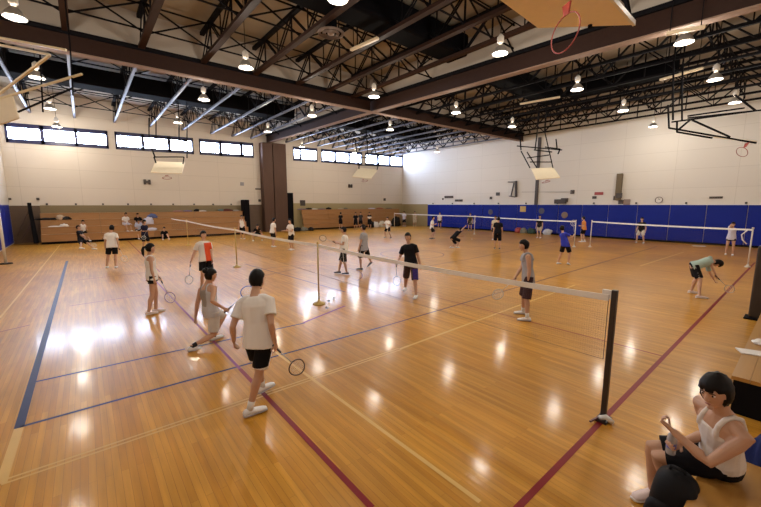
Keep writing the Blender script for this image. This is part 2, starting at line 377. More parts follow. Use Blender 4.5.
# ------------------------------------------------------------ ceiling extras
cream_p = mat('cream_enamel', (.62, .50, .34), .45, var=.08)
def strip_light(p, q, z, label):
    a, b = on_z(*p, z), on_z(*q, z); o = empty('strip_light', a); bevel(MB().bar(a, b, .13, .09).build('fixture_body', cream_p, o), .02)
    for u in (.1, .9): c = a.lerp(b, u); MB().bar(c, Vector((c.x, c.y, ZT+.01)), .02).build('hanger', black, o)
    tag(o, label, 'light fixture', 'unlit cream strip fixtures')
strip_light((351, 50), (378, 38), 8.2, 'cream strip fixture beside the round diffuser')
strip_light((520, 104), (560, 97), 8.1, 'cream strip fixture under the near right trusses, left one')
strip_light((660, 80), (703, 68), 8.0, 'cream strip fixture under the near right trusses, right one')
strip_light((666, 34), (705, 27), 7.2, 'cream strip fixture on the underside of the long girder')
c = on_z(331, 34, 8.1); t = empty('ceiling_diffuser', c); tag(t, 'round ringed air diffuser hanging from the roof', 'air vent')
dm = mat('brown_metal_ring', (.20, .14, .11), .4, metal=.3)
MB().lathe(c, [(.42, .0), (.44, .04), (.36, .05), (.35, .0)], 28).build('outer_ring', dm, t, smooth=True)
MB().lathe(c, [(.26, -.02), (.28, .03), (.2, .04), (.19, -.02)], 28).build('middle_ring', dm, t, smooth=True)
MB().lathe(c, [(.001, -.03), (.11, -.02), (.12, .03), (.001, .04)], 24).build('centre_cone', dm, t, smooth=True)
MB().lathe(c, [(.20, .05), (.20, .75), (.001, .75)], 24).build('duct_neck', blk, t, smooth=True)
MB().bar(c+Vector((.3, 0, .02)), c+Vector((.3, 0, 1.3)), .03).build('hanger', black, t)

# ------------------------------------------------------------ backboards
bb_m = mat('cream_backboard', (.84, .73, .55), .45, var=.05)
rimm = mat('red_orange_rim', (.27, .035, .025), .45, var=.1)
whm = mat('white_enamel', (.75, .73, .70), .4, var=.04)
def hoop(t, c, nrm, r=.225, to=None, tr=.011):
    n = Vector(nrm).normalized(); u = n.orthogonal().normalized(); w = n.cross(u)
    MB().tube([c+(u*math.cos(a)+w*math.sin(a))*r for a in [2*math.pi*i/28 for i in range(28)]], tr, 8, closed=True).build('rim', rimm, t, smooth=True)
    if to is not None:
        d = (to-c).normalized(); q = c+d*r
        k = d.cross(n).normalized()
        MB().prism([q-k*.05, q+k*.05, to+k*.09, to-k*.09], n*.03).build('rim_bracket', rimm, t)
def board(t, P4, thick=.04, frame=True, m=None):
    """backboard panel from its four corners"""
    P4 = [Vector(p) for p in P4]; n = (P4[1]-P4[0]).cross(P4[3]-P4[0]).normalized()
    MB().prism(P4, n*thick).build('board', m or bb_m, t)
    if frame:
        f = MB()
        for i in range(4): f.bar(P4[i]+n*thick/2, P4[(i+1) % 4]+n*thick/2, .05, .06, up=n)
        f.build('board_rim', whm, t)
    return n
def bars(t, name, segs, w, m):
    f = MB()
    for a, b in segs: f.bar(a, b, w)
    return f.build(name, m, t)
# big folded backboard above the camera, upper right
A, B = on_z(538, 28, 6.0), on_z(634, 25, 6.0); A2, B2 = on_z(500, 0, 6.0), on_z(612, 0, 6.0)
A2 = A+(A2-A)*1.15; B2 = B+(B2-B)*1.2
t = empty('basketball_backstop', (A+B)/2); tag(t, 'large cream backboard folded up overhead with a red rim', 'basketball hoop', 'basketball backstops')
MB().prism([A, B, B2, A2], (0, 0, .05)).build('board', bb_m, t)
MB().bar(B+Vector((0, 0, .03)), B2+Vector((0, 0, .03)), .05, .09).build('board_rim', whm, t)
rc = pt(565, 33, depth((A+B)/2)*.86)
d1 = ray(565, 33).normalized()
u1 = (pt(566, 8, 1)-pt(565, 33, 1)).normalized()
nr = (d1*.42+RT*.9).normalized(); nr = (nr-u1*nr.dot(u1)).normalized()
hoop(t, rc, nr, r=.36*.86, to=rc+u1*.50)
bars(t, 'support_frame', [(A+Vector((-.3, 0, .06)), Vector((6.5, 4.4, 8.3))), (B+Vector((-.3, 0, .06)), Vector((8.6, 3.2, 8.3))), (A+Vector((0,0,.08)), A+Vector((0, 0, 2.3))), (pt(590, 28, depth(B)), pt(590, 28, depth(B))+Vector((0, 0, 2.3)))], .06, black)
# left backboard corner with cream struts
t = empty('basketball_backstop', on_z(0, 110, 5)); tag(t, 'cream backboard corner with pale struts at the left edge', 'basketball hoop', 'basketball backstops')
D = 8.5
board(t, [pt(-40, 100, D), pt(12, 96, D), pt(18, 118, D), pt(-40, 138, D)], frame=False)
bars(t, 'cream_struts', [(pt(-10, 36, D-1), pt(66, 50, D-1)), (pt(-10, 43, D-1), pt(50, 55, D-1)), (pt(50, 55, D-1), pt(-5, 97, D)), (pt(82, 74, D), pt(-5, 100, D))], .042, mat('cream_strut_paint', (.75, .64, .42), .4))
bars(t, 'hanging_frame', [(pt(70, 45, D), pt(73, 95, D)), (pt(40, 55, D), pt(43, 112, D)), (pt(73, 88, D), pt(18, 112, D)), (pt(70, 45, D), Vector((pt(70, 45, D).x, pt(70, 45, D).y, 8.4)))], .032, black)
def far_backstop(pts, rim_c, D, mast, label, rn=None):
    t = empty('basketball_backstop', pt(*rim_c, D)); tag(t, label, 'basketball hoop', 'basketball backstops')
    P4 = [pt(x, y, D+dd) for x, y, dd in pts]; board(t, P4, .05, frame=False)
    c = pt(*rim_c, D-.3); hoop(t, c, (0, .25, 1) if rn is None else rn, to=(P4[0]+P4[1])/2*.5+c*.5, tr=.014)
    bars(t, 'hanging_frame', [(pt(a, b, D+.3), pt(c2, d2, D+.3)) for a, b, c2, d2 in mast], .055, black)
    hi = sorted((pt(q[k], q[k+1], D+.3) for q in mast for k in (0, 2)), key=lambda v: -v.z)[:2]
    bars(t, 'roof_hanger', [(v, Vector((v.x, v.y, ZT+.01))) for v in hi], .05, black)
    return t
far_backstop([(151, 173, 0), (182, 174, 0), (185, 163, .7), (156, 162, .7)], (167, 178), 20.5,
    [(154, 157, 184, 157), (154, 157, 156, 163), (184, 157, 183, 164), (152, 143, 187, 141), (149, 118, 149, 142), (156, 118, 156, 142), (187, 110, 187, 158), (179, 118, 179, 142), (149, 142, 155, 157), (152, 136, 187, 140)], 'cream backboard hanging in front of the second window group')
far_backstop([(352, 177, 0), (371, 179, 0), (378, 170, .7), (359, 168, .7)], (365, 181), 27,
    [(357, 165, 380, 166), (359, 165, 359, 169), (378, 166, 377, 170), (359, 166, 355, 140), (380, 166, 372, 140), (356, 158, 376, 157), (366, 130, 368, 158)], 'cream backboard hanging before the far windows')
far_backstop([(536, 180, 0), (560, 178, 0), (553, 168, .5), (531, 169, .5)], (546, 182), 21,
    [(517, 146, 562, 150), (520, 136, 521, 150), (530, 168, 521, 151), (537, 134, 535, 150), (545, 133, 553, 168), (534, 150, 552, 152), (527, 152, 537, 168), (527, 158, 549, 155), (530, 162, 552, 162), (545, 147, 560, 149), (556, 139, 557, 148), (560, 149, 558, 154)], 'cream backboard on a black folding frame by the right wall')
# folded backstop seen edge on at the right
t = empty('basketball_backstop', pt(710, 130, 14)); tag(t, 'folded black backstop frame with a small rim at the right edge', 'basketball hoop', 'basketball backstops')
D = 14
bars(t, 'folding_frame', [(pt(a, b, D), pt(c2, d2, D)) for a, b, c2, d2 in [(668, 105, 669, 128), (669, 128, 756, 143), (672, 122, 754, 111), (677, 132, 712, 138), (677, 122, 677, 132), (692, 120, 730, 137), (688, 118, 763, 110), (673, 85, 673, 120), (682, 88, 682, 120), (735, 95, 756, 111), (688, 116, 744, 108), (678, 130, 690, 120), (673, 85, 674, 60), (682, 88, 683, 62)]], .055, black)
MB().prism([pt(714, 138, D), pt(750, 142, D), pt(757, 142, D+1.2), pt(722, 138, D+1.2)], (0, 0, .05)).build('board', bb_m, t)
hoop(t, pt(742, 152, D), (RT*.9+UP*.5), r=.2, to=pt(747, 143, D))
for a, b in ((674, 62), (683, 64)): v = pt(a, b, D); bars(t, 'roof_hanger', [(v, Vector((v.x, v.y, ZT+.01)))], .05, black)

# ------------------------------------------------------------ wall padding, wainscot, columns
blue = mat('blue_wall_pad_vinyl', (.008, .020, .23), .45, spec=.12, var=.10, scale=.6)
pads = []
y = 28.0; k = 0
while y > -3.0:
    y2 = max(y-1.83, YN+.02); o = MB().box((XR-.06, y2+.012, .12), (XR-.002, y-.012, 2.5)).build('wall_pad', blue, org=(XR-.06, (y+y2)/2, .12)); bevel(o, .02)
    tag(o, 'blue vinyl wall pad on the right hand wall, %s from the far corner' % (ORD[k] if k < 12 else ['thirteenth', 'fourteenth', 'fifteenth', 'sixteenth', 'seventeenth', 'eighteenth'][k-12]), 'wall pad', 'blue wall pads'); y = y2; k += 1
hk = mat('dark_hook', (.05, .04, .04), .5)
struct(MB().box((XR-.05, YN, 0), (XR, 28.0, .12)).build('baseboard_right', black), 'black base strip under the blue pads', 'baseboard')
struct(MB().box((XR-.03, YN, 2.5), (XR, 28.0, 2.54)).build('trim_5', whm), 'thin pale strip on top of the blue pads', 'trim')
olive = wood_mat('olive_brown_panelling', (.20, .145, .07), (.26, .19, .09), 0)
oldk = wood_mat('dark_brown_panelling', (.10, .06, .035), (.14, .085, .05), 0)
struct(MB().box((XR-.05, 28.0, 0), (XR, YF, 2.55)).build('trim_6', wood_mat('khaki_panelling', (.30, .23, .11), (.36, .28, .14), 1)), 'khaki panelling on the right wall by the far corner', 'wall panelling')
struct(MB().box((-2.2, YF-.05, 0), (10.8, YF, 2.42)).build('trim_7', olive), 'olive brown panelling behind the left bleachers', 'wall panelling')
struct(MB().box((10.8, YF-.05, 0), (12.6, YF, 2.48)).build('trim_8', oldk), 'dark brown panelling left of the columns', 'wall panelling')
struct(MB().box((15.6, YF-.05, 0), (XR-.05, YF, 2.62)).build('trim_9', wood_mat('khaki_panelling_x', (.32, .25, .12), (.38, .30, .15), 0)), 'khaki panelling behind the far bleachers', 'wall panelling')
struct(MB().box((XL, YF-.06, 0), (-2.2, YF, 2.4)).build('trim_10', oldk), 'dark brown panelling at the far left corner', 'wall panelling')
y = 31.5; k = 0
for k in range(4):
    o = MB().box((XL+.002, y-1.8, .1), (XL+.08, y-.02, 2.45)).build('wall_pad', blue, org=(XL, y-.9, .1)); bevel(o, .02)
    tag(o, 'blue pad on the wall at the left edge, %s from the bleachers' % ORD[k], 'wall pad', 'blue pads at the left edge'); y -= 1.83
colm = wood_mat('brown_column_cladding', (.060, .027, .016), (.10, .048, .028), 2, .7)
struct(MB().box((12.6, YF-.75, 0), (13.52, YF, 7.95)).build('column_left_strip', colm), 'left half of the tall brown clad column', 'column')
struct(MB().box((13.62, YF-.70, 0), (14.85, YF, 8.0)).build('column_right_strip', colm), 'right half of the tall brown clad column', 'column')
o = MB().box((15.0, YF-.28, .05), (15.65, YF-.01, 3.6)).build('door_pad', black, org=(15.0, YF-.1, 0)); bevel(o, .03); tag(o, 'tall black pad on the wall right of the brown column', 'pad')
o = MB().box((10.7, 31.3, 0), (11.15, YF-.08, 2.9)).build('bleacher_end_pad', black, org=(10.7, 31.5, 0)); bevel(o, .03); tag(o, 'tall black end pad between left bleachers and column', 'pad')

# ------------------------------------------------------------ far bleachers
seatw = wood_mat('bleacher_wood', (.34, .165, .06), (.44, .225, .085), 0, .35)
def bleachers(x0, x1, y0, n, rise, run, label, z0=.12, seams=3.0, grp='folded wooden bleachers'):
    t = empty('bleachers', (x0, y0, 0)); tag(t, label, 'bleachers', grp)
    MB().box((x0, y0+.05, 0), (x1, y0+n*run+.05, z0)).build('kick_base', black, t)
    for i in range(n):
        ya = y0+i*run; za = z0+i*rise; zb_ = za+rise
        s = MB(); x = x0
        while x < x1-.01:
            xe = min(x+seams, x1); s.box((x+.01, ya, za+.03), (xe-.01, ya+.04, zb_)); x = xe
        s.build('riser_board', seatw, t)
        p = MB(); x = x0
        while x < x1-.01:
            xe = min(x+seams, x1); p.box((x+.01, ya-.04, zb_), (xe-.01, ya+run+.02, zb_+.045)); x = xe
        bevel(p.build('seat_board', seatw, t), .01)
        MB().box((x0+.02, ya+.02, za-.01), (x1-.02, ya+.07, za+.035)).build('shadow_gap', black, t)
    return t
bleachers(-2.2, 10.6, 30.3, 4, .44, .42, 'long wooden bleachers along the far wall left of the column')
bleachers(16.4, 29.4, 31.5, 4, .46, .12, 'closed wooden bleachers along the far wall right of the column')
# dark folded end frame of the left bleachers
t = empty('folded_barrier', (-2.5, 30.4, 0)); tag(t, 'black slanted end frame at the left end of the bleachers', 'frame')
D = depth((-2.4, 30.6, 1)); bars(t, 'slanted_post', [(pt(29, 203, D), pt(36, 243, D)), (pt(30, 210, D+.3), pt(37, 243, D+.3))], .17, black)
bars(t, 'brace', [(pt(14, 244, D), pt(38, 244, D)), (pt(16, 238, D), pt(30, 208, D)), (pt(22, 240, D), pt(33, 220, D))], .05, oldk)
cl = on_z(6, 264, 0); t = empty('white_pole', cl); tag(t, 'pale upright pole at the left edge before the blue pads', 'pole')
MB().tube([cl, cl+Vector((0, 0, 2.3))], .05, 12).build('pole', mat('cream_pole', (.62, .55, .45), .4), t, smooth=True)
MB().lathe(cl, [(.001, 0), (.22, 0), (.2, .04), (.001, .05)], 20).build('base', black, t)

# ------------------------------------------------------------ near bleachers at lower right
def near_bleachers(x0, x1, label, z=.46):   # two rows
    t = empty('bleachers', (x0, .4, 0)); tag(t, label, 'bleachers', 'wooden bleachers at the near side')
    hw = wood_mat('near_bleacher_wood', (.36, .17, .035), (.46, .24, .06), 0, .3)
    for i in range(2):
        y1 = .40-i*.62; zz = z+i*.36
        p = MB()
        for k in range(2): p.box((x0, y1-.157-k*.16, zz-.045), (x1, y1-k*.16, zz))
        p.build('seat_board', hw, t)
        MB().box((x0+.03, y1-.62, zz-.14), (x1-.03, y1-.32, zz-.10)).build('foot_board', hw, t)
        MB().box((x0+.01, y1-.06, zz-.16), (x1-.01, y1-.02, zz-.045)).build('front_rail', black, t)
        MB().box((x0, y1-.60, zz-.46 if i == 0 else .02), (x0+.04, y1-.03, zz-.045)).build('end_panel', black, t)
        MB().box((x1-.04, y1-.60, .02), (x1, y1-.03, zz-.045)).build('end_panel', black, t)
        s = MB()
        x = x0+.5
        while x < x1: s.box((x, y1-.5, 0), (x+.06, y1-.44, zz-.05)); s.bar((x, y1-.08, .03), (x, y1-.5, zz-.1), .04); x += 1.5
        s.build('under_frame', black, t)
    return t
near_bleachers(5.85, 13.0, 'near wooden bleacher section with black end at the right edge')
t = empty('bench', (3.3, .2, 0)); tag(t, 'wooden bench plank under the seated person in the lower right corner', 'bench')
hw = MATS['near_bleacher_wood']; bevel(MB().box((2.75, -.02, .415), (3.92, .34, .46)).build('seat_board', hw, t), .006)
for x in (2.9, 3.8): MB().box((x, .06, 0), (x+.06, .32, .415)).build('leg', black, t)
MB().bar((2.93, .19, .1), (3.83, .19, .1), .05).build('stretcher', black, t)
# dark padded post standing at the right edge
b0 = on_z(757, 319, 0); t = empty('padded_post', b0); tag(t, 'thick dark brown padded post at the right edge of the court', 'post')
pp = mat('dark_brown_pad', (.035, .022, .016), .45); 
o = MB().box(b0+Vector((-.10, -.14, .03)), b0+Vector((.10, .14, 1.62))).build('pad', pp, t); bevel(o, .03)
MB().box(b0+Vector((-.2, -.2, 0)), b0+Vector((.2, .2, .03))).build('base_plate', black, t)
MB().tube([b0+Vector((0, 0, 1.6)), b0+Vector((0, 0, 1.75))], .04, 10).build('pole', black, t)

# ------------------------------------------------------------ badminton nets
ypost = mat('yellow_post_paint', (.58, .40, .13), .4, var=.08)
tapem = mat('white_net_tape', (.82, .78, .74), .6, var=.04)
strg = mat('brown_net_string', (.16, .10, .07), .7)
def net_post(p, hgt, m, label, r=.02, grp='badminton net posts', base=.16, kind='round'):
    t = empty('net_post', p); tag(t, label, 'net post', grp); p = Vector(p)
    MB().tube([p, p+Vector((0, 0, hgt))], r, 12).build('pole', m, t, smooth=True)
    MB().lathe(p, [(.001, 0), (base, 0), (base*.95, .03), (r*1.6, .07), (r*1.5, .12), (.001, .12)], 20).build('base', m, t, smooth=True)
    MB().lathe(p+Vector((0, 0, hgt)), [(.001, -.05), (r*1.5, -.05), (r*1.5, .01), (.001, .015)], 12).build('cap', m, t, smooth=True)
    return t
def net(a, b, label, sag=.035, deep=.76, n=None, grp='badminton nets', step=.025):
    """net between two top points"""
    a, b = Vector(a), Vector(b); t = empty('badminton_net', (a.x, a.y, a.z-deep)); tag(t, label, 'net', grp)
    L = (b-a).length; k = 24
    def top(u): return a.lerp(b, u)-Vector((0, 0, sag*4*u*(1-u)))
    tp = MB(); d = (b-a).normalized(); nn = Vector((-d.y, d.x, 0)).normalized()*.006
    for i in range(k):
        p, q = top(i/k), top((i+1)/k); dz = Vector((0, 0, .07)); tp.prism([p-nn, q-nn, q-nn-dz, p-nn-dz], nn*2)
    tp.build('top_tape', tapem, t)
    s = MB(); nv = int(L/step); w = .0005
    for i in range(nv+1):
        p = top(i/nv)-Vector((0, 0, .06)); s.bar(p, p-Vector((0, 0, deep-.06)), w)
    nh = int((deep-.07)/step)
    for j in range(nh+1):
        dz = Vector((0, 0, .07+(deep-.07)*j/nh))
        for i in range(8): s.bar(top(i/8)-dz, top((i+1)/8)-dz, w)
    s.build('netting', strg, t)
    c = MB()
    for u in (0, 1):
        p = top(u); c.bar(p, p-Vector((0, 0, deep)), .006)
    c.bar(top(0)-Vector((0,0,deep)), top(1)-Vector((0,0,deep)), .003)
    c.build('edge_cord', strg, t); return t
pD = on_z(603, 420, 0); pA = on_z(319, 304, 0); pB = on_z(237, 267, 0); pC = Vector((4.75, 24.2, 0)); pE = Vector((4.9, 30.0, 0))
pD.z = pA.z = pB.z = 0
D0 = Vector((pD.x, pD.y, 1.50)); A0 = Vector((pA.x, pA.y, 1.53)); B0 = Vector((pB.x, pB.y, 1.53)); C0 = Vector((4.75, 24.2, 1.53))
net(A0, D0+Vector((-.02, .05, 0)), 'badminton net with white tape nearest the camera, tied to the dark post', sag=.05)
net(B0, A0, 'badminton net with white tape behind the player in the red and white shirt', sag=.04)
net(C0, B0, 'badminton net with white tape in front of the seated group at left', sag=.04)
net(pE+Vector((0, 0, 1.5)), C0, 'farthest badminton net of the left hand line', sag=.03)
net_post(pA, 1.58, ypost, 'slim yellow net post in the middle of the hall beside two shuttlecocks')
net_post(pB, 1.58, ypost, 'slim yellow net post behind the red and white shirt')
net_post(pC, 1.58, ypost, 'slim yellow net post standing near the left bleachers')
dk = mat('dark_net_post', (.03, .022, .022), .35)
t = empty('net_post', pD); tag(t, 'dark square net post on the red line, nearest the camera', 'net post', 'badminton net posts')
o = MB().box(pD+Vector((-.028, -.028, .03)), pD+Vector((.028, .028, 1.56))).build('pole', dk, t); bevel(o, .006)
MB().box(pD+Vector((-.09, -.06, 0)), pD+Vector((.09, .06, .03))).build('base', dk, t)
MB().bar(pD+Vector((-.03, .03, .04)), pD+Vector((-.20, .07, .03)), .018).build('foot_bar', mat('dark_red_bar', (.12, .02, .02), .4), t)
MB().tube([pD+Vector((-.04, .02, .03)), pD+Vector((-.07, -.05, .09)), pD+Vector((-.05, -.10, .05)), pD+Vector((.0, -.07, .03))], .03, 8).build('tied_rag', whm, t, smooth=True)
MB().bar(D0+Vector((0, .02, .0)), D0+Vector((0, .12, 0)), .03, .10).build('net_tie', tapem, t)
# second line of nets on the far courts
q1, q2, q3, q4 = on_z(753, 229, 1.55), on_z(592, 221, 1.55), on_z(576, 221, 1.55), on_z(475, 216, 1.55)
net(q2, q1, 'long badminton net before the blue pads at right', sag=.03, step=.03)
net(q4, q3, 'badminton net before the blue pads near the wall rack', sag=.03, step=.03)
q5 = Vector((26.6, 29.6, 1.55)); net(q5, q4, 'badminton net running from the far corner across the court', sag=.03, step=.04)
for q, lab in ((q1, 'pale net post by the woman in a white shirt at right'), (q2, 'white net post left end of the right hand net'), (q3, 'net post by the player in the orange shirt'), (q4, 'white net post before the blue pads, near the leaning player'), (q5, 'net post farthest away before the khaki panelling')):
    net_post((q.x, q.y, 0), 1.6, mat('pale_post_paint', (.62, .56, .48), .4), lab, r=.025, base=.10)
MB_ = MB().tube([q1+Vector((0, .12, -.02)), q1+Vector((.02, .30, -.25)), q1+Vector((.03, .26, -.45)), q1+Vector((.03, .12, -.62))][::-1], .022, 8)
tag(MB_.build('net_strap', tapem, org=q1, smooth=True), 'white strap hanging from the far right net end', 'strap')

#PEOPLE
# ------------------------------------------------------------ people
SKIN = {'a': ('light_skin', (.60, .36, .25)), 'b': ('tan_skin', (.50, .28, .18)), 'c': ('warm_skin', (.55, .31, .20))}
hair_m = mat('black_hair', (.010, .008, .008), .45, spec=.12, var=.3, scale=40)
white_c = mat('white_cotton', (.76, .72, .69), .8, spec=.12, var=.04, scale=5)
DG = bpy.context
def remesh(mb, v, sm, name, mats, parent, org):
    """fuses the lofted pieces into one closed skin"""
    me = mb.mesh(name, mats); bm = bmesh.new(); bm.from_mesh(me); bmesh.ops.recalc_face_normals(bm, faces=bm.faces); bm.to_mesh(me); bm.free()
    o = bpy.data.objects.new(name, me); COL.objects.link(o)
    r = o.modifiers.new('r', 'REMESH'); r.mode = 'VOXEL'; r.voxel_size = v; r.use_smooth_shade = True
    if sm: q = o.modifiers.new('s', 'SMOOTH'); q.factor = .5; q.iterations = sm
    dg = DG.evaluated_depsgraph_get(); ev = o.evaluated_get(dg); me2 = bpy.data.meshes.new_from_object(ev); me2.name = name
    o.modifiers.clear(); o.data = me2; bpy.data.meshes.remove(me)
    me2.transform(Matrix.Translation(-Vector(org)))
    me2.polygons.foreach_set('use_smooth', [True]*len(me2.polygons))
    if parent: o.parent = parent
    else: o.location = org
    return o
def paint(o, m2, fn, org):
    """second colour of a garment where fn(point) is true (stripe, panel, print)"""
    o.data.materials.append(m2); k = len(o.data.materials)-1; org = Vector(org)
    for p in o.data.polygons:
        if fn(p.center+org, p.normal): p.material_index = k
def ik(a, t, l1, l2, pole):
    d = t-a; L = d.length; L2 = max(abs(l1-l2)+.02, min(L, (l1+l2)*.997)); d.normalize(); t = a+d*L2
    ca = (l1*l1+L2*L2-l2*l2)/(2*l1*L2); ca = max(-1, min(1, ca)); p = pole-d*pole.dot(d)
    if p.length < 1e-4: p = d.orthogonal()
    p.normalize(); return a+d*(l1*ca)+p*(l1*math.sqrt(1-ca*ca)), t
def rg(c, ax, ay, a, b): return (c, ax*a, ay*b)
def hand(mb, w, d, n, side, s, curl=.5):
    """palm with five bent fingers; d points along the hand, n out of the palm"""
    d = d.normalized(); n = (n-d*n.dot(d)).normalized(); x = d.cross(n)*side     # x to the thumb side
    mb.rings([(w-d*.02*s, x*.024*s, n*.02*s), (w+d*.01*s, x*.027*s, n*.019*s), (w+d*.045*s, x*.038*s, n*.016*s), (w+d*.085*s, x*.041*s, n*.014*s), (w+d*.094*s, x*.036*s, n*.010*s)], 10)
    for i, (off, L) in enumerate(((.030, .072), (.010, .082), (-.011, .076), (-.031, .058))):
        p = w+d*.084*s+x*off*s; a = .15; pts = [p-d*.02*s]; f = d
        for k, q in enumerate((.45, .32, .23)):
            a += curl*(.9 if k == 0 else 1.05); f = d*math.cos(a)+n*math.sin(a); pts.append(p); p = p+f*L*q*s
        pts.append(p); mb.tube(pts, [.009*s, .0092*s, .0085*s, .008*s, .0062*s], 8)
    p = w+d*.02*s+x*.026*s; a1 = (x*.75+d*.6+n*.3).normalized(); a2 = (x*.25+d*.75+n*(.25+curl*.7)).normalized()
    mb.tube([p-a1*.012*s, p+a1*.035*s, p+a1*.035*s+a2*.028*s, p+a1*.035*s+a2*.05*s], [.013*s, .0115*s, .0095*s, .007*s], 8)
def head(mb, c, F, U, s, near):
    R = F.cross(U).normalized(); M = Matrix((R, F, U)).transposed()
    def fn(d, q):
        q = q.copy()
        if d.z < 0:
            k = -d.z; q.x *= 1-.30*k*k; 
            if d.y > 0: q.y *= 1-.05*k
            else: q.y *= 1-.45*k
        if d.y > .6 and -.2 < d.z < .25: q.y *= .97
        return q
    mb.ball(c, .076*s, .097*s, .118*s, M, 24, fn=fn)
    L = lambda x, y, z: c+M@Vector((x*s, y*s, z*s))
    mb.rings([(L(0, .088, .022), R*.008*s, F*.010*s), (L(0, .100, -.005), R*.011*s, F*.014*s), (L(0, .106, -.026), R*.017*s, F*.014*s), (L(0, .093, -.036), R*.012*s, F*.010*s)], 8)   # nose
    mb.ball(L(0, .083, -.060), .024*s, .013*s, .011*s, M, 8)     # lips
    mb.ball(L(0, .070, -.098), .024*s, .018*s, .018*s, M, 8)     # chin
    mb.ball(L(0, .084, .032), .05*s, .014*s, .010*s, M, 8)       # brow
    for i in (-1, 1):
        mb.ball(L(.075*i, -.005, -.008), .010*s, .020*s, .032*s, M, 8)
    return M
eye_w = mat('eye_white', (.75, .72, .70), .2, var=.02); eye_d = mat('dark_iris', (.02, .012, .01), .15, var=.02); lip_m = mat('lip_rose', (.38, .14, .11), .5, var=.05)
def face(t, c, M, s):
    L = lambda x, y, z: c+M@Vector((x*s, y*s, z*s))
    for i in (-1, 1):
        e = MB().ball(L(.030*i, .077, .008), .014*s, .012*s, .009*s, M, 10).build('eye', eye_w, t, smooth=True)
        MB().ball(L(.030*i, .086, .008), .007*s, .005*s, .0075*s, M, 8).build('iris', eye_d, e, smooth=True)
        MB().tube([L((.030-.018)*i, .094, .027), L(.030*i, .096, .032), L((.030+.018)*i, .086, .027)], .0032*s, 6).build('eyebrow', hair_m, t)
    MB().ball(L(0, .090, -.060), .021*s, .007*s, .0065*s, M, 10).build('mouth', lip_m, t, smooth=True)
def hair(t, c, M, s, style):
    mb = MB()
    def fn(d, q):
        long = style in ('long', 'bob')
        front = d.y > .25; hid = (front and d.z < .42+.25*abs(d.x)*0) or d.z < (-.62 if not long else -.75) or (abs(d.x) > .5 and d.y > .05 and d.z < .12)
        k = 1.10+.05*noise.noise(d*5+c*3)+.045*noise.noise(d*14+c)
        if style == 'bob': hid = (d.y > .38 and d.z < .22+.1*math.sin(9*d.x)) or d.z < -.72; k += .07
        if d.z > .2: k += .03
        if hid: k = .80
        q = q.copy()
        if d.z < 0: q.x *= 1-.15*d.z*d.z; q.y *= 1-(.25*-d.z if d.y < 0 else 0)
        return q*k
    mb.ball(c+M@Vector((0, -.004*s, .006*s)), .079*s, .099*s, .119*s, M, 32, fn=fn)
    L = lambda x, y, z: c+M@Vector((x*s, y*s, z*s))
    if style == 'ponytail':
        mb.ball(L(0, -.105, .045), .025*s, None, None, M, 10)
        mb.tube([L(0, -.10, .045), L(.0, -.145, .03), L(0, -.165, -.04), L(0, -.155, -.13), L(0, -.14, -.20)], [.02*s, .034*s, .038*s, .03*s, .006*s], 10)
    if style == 'bun':
        mb.ball(L(0, -.115, .085), .05*s, .045*s, .05*s, M, 14); mb.ball(L(0.02, -.10, .13), .025*s, None, None, M, 8)
    if style == 'crop':
        for i in range(16):
            a = i*2.4; r = .3+.5*((i*7) % 10)/10; mb.ball(L(.07*r*math.cos(a), -.01+.08*r*math.sin(a), .125*math.sqrt(1-r*r*.8)), .02*s, .022*s, .014*s, M, 6)
    return mb.build('hair', hair_m, t, smooth=True)
def shoe(t, foot, F, s, m, sole, pitch=0):
    """foot = heel-side ankle point on the ground; F = toe direction"""
    F = Vector((F.x, F.y, 0)).normalized(); U = Vector((0, 0, 1))
    if pitch: F, U = (F*math.cos(pitch)-U*math.sin(pitch)), (U*math.cos(pitch)+F*math.sin(pitch))
    R = F.cross(U); P = foot; mb = MB()
    prof = [(-.075, .030, .05, .040), (-.06, .040, .065, .055), (-.01, .042, .075, .068), (.05, .043, .06, .052), (.11, .048, .048, .038), (.165, .044, .038, .028), (.195, .026, .028, .018)]
    mb.rings([(P+F*a*s+U*(h*.5+.012)*s, R*w*s, U*h*.55*s) for a, w, h, _ in prof], 14)
    o = mb.build('shoe', m, t, smooth=True)
    so = MB(); so.rings([(P+F*(a*1.03)*s+U*.012*s, R*(w+.003)*s, U*.013*s) for a, w, h, _ in prof], 14)
    so.build('sole', sole, o, smooth=True)
    MB().rings([(P+F*.035*s+U*.072*s, R*.02*s, F*.02*s+U*-.006*s), (P+F*.07*s+U*.058*s, R*.022*s, F*.02*s+U*-.008*s)], 8).build('laces', sole, o, smooth=True)
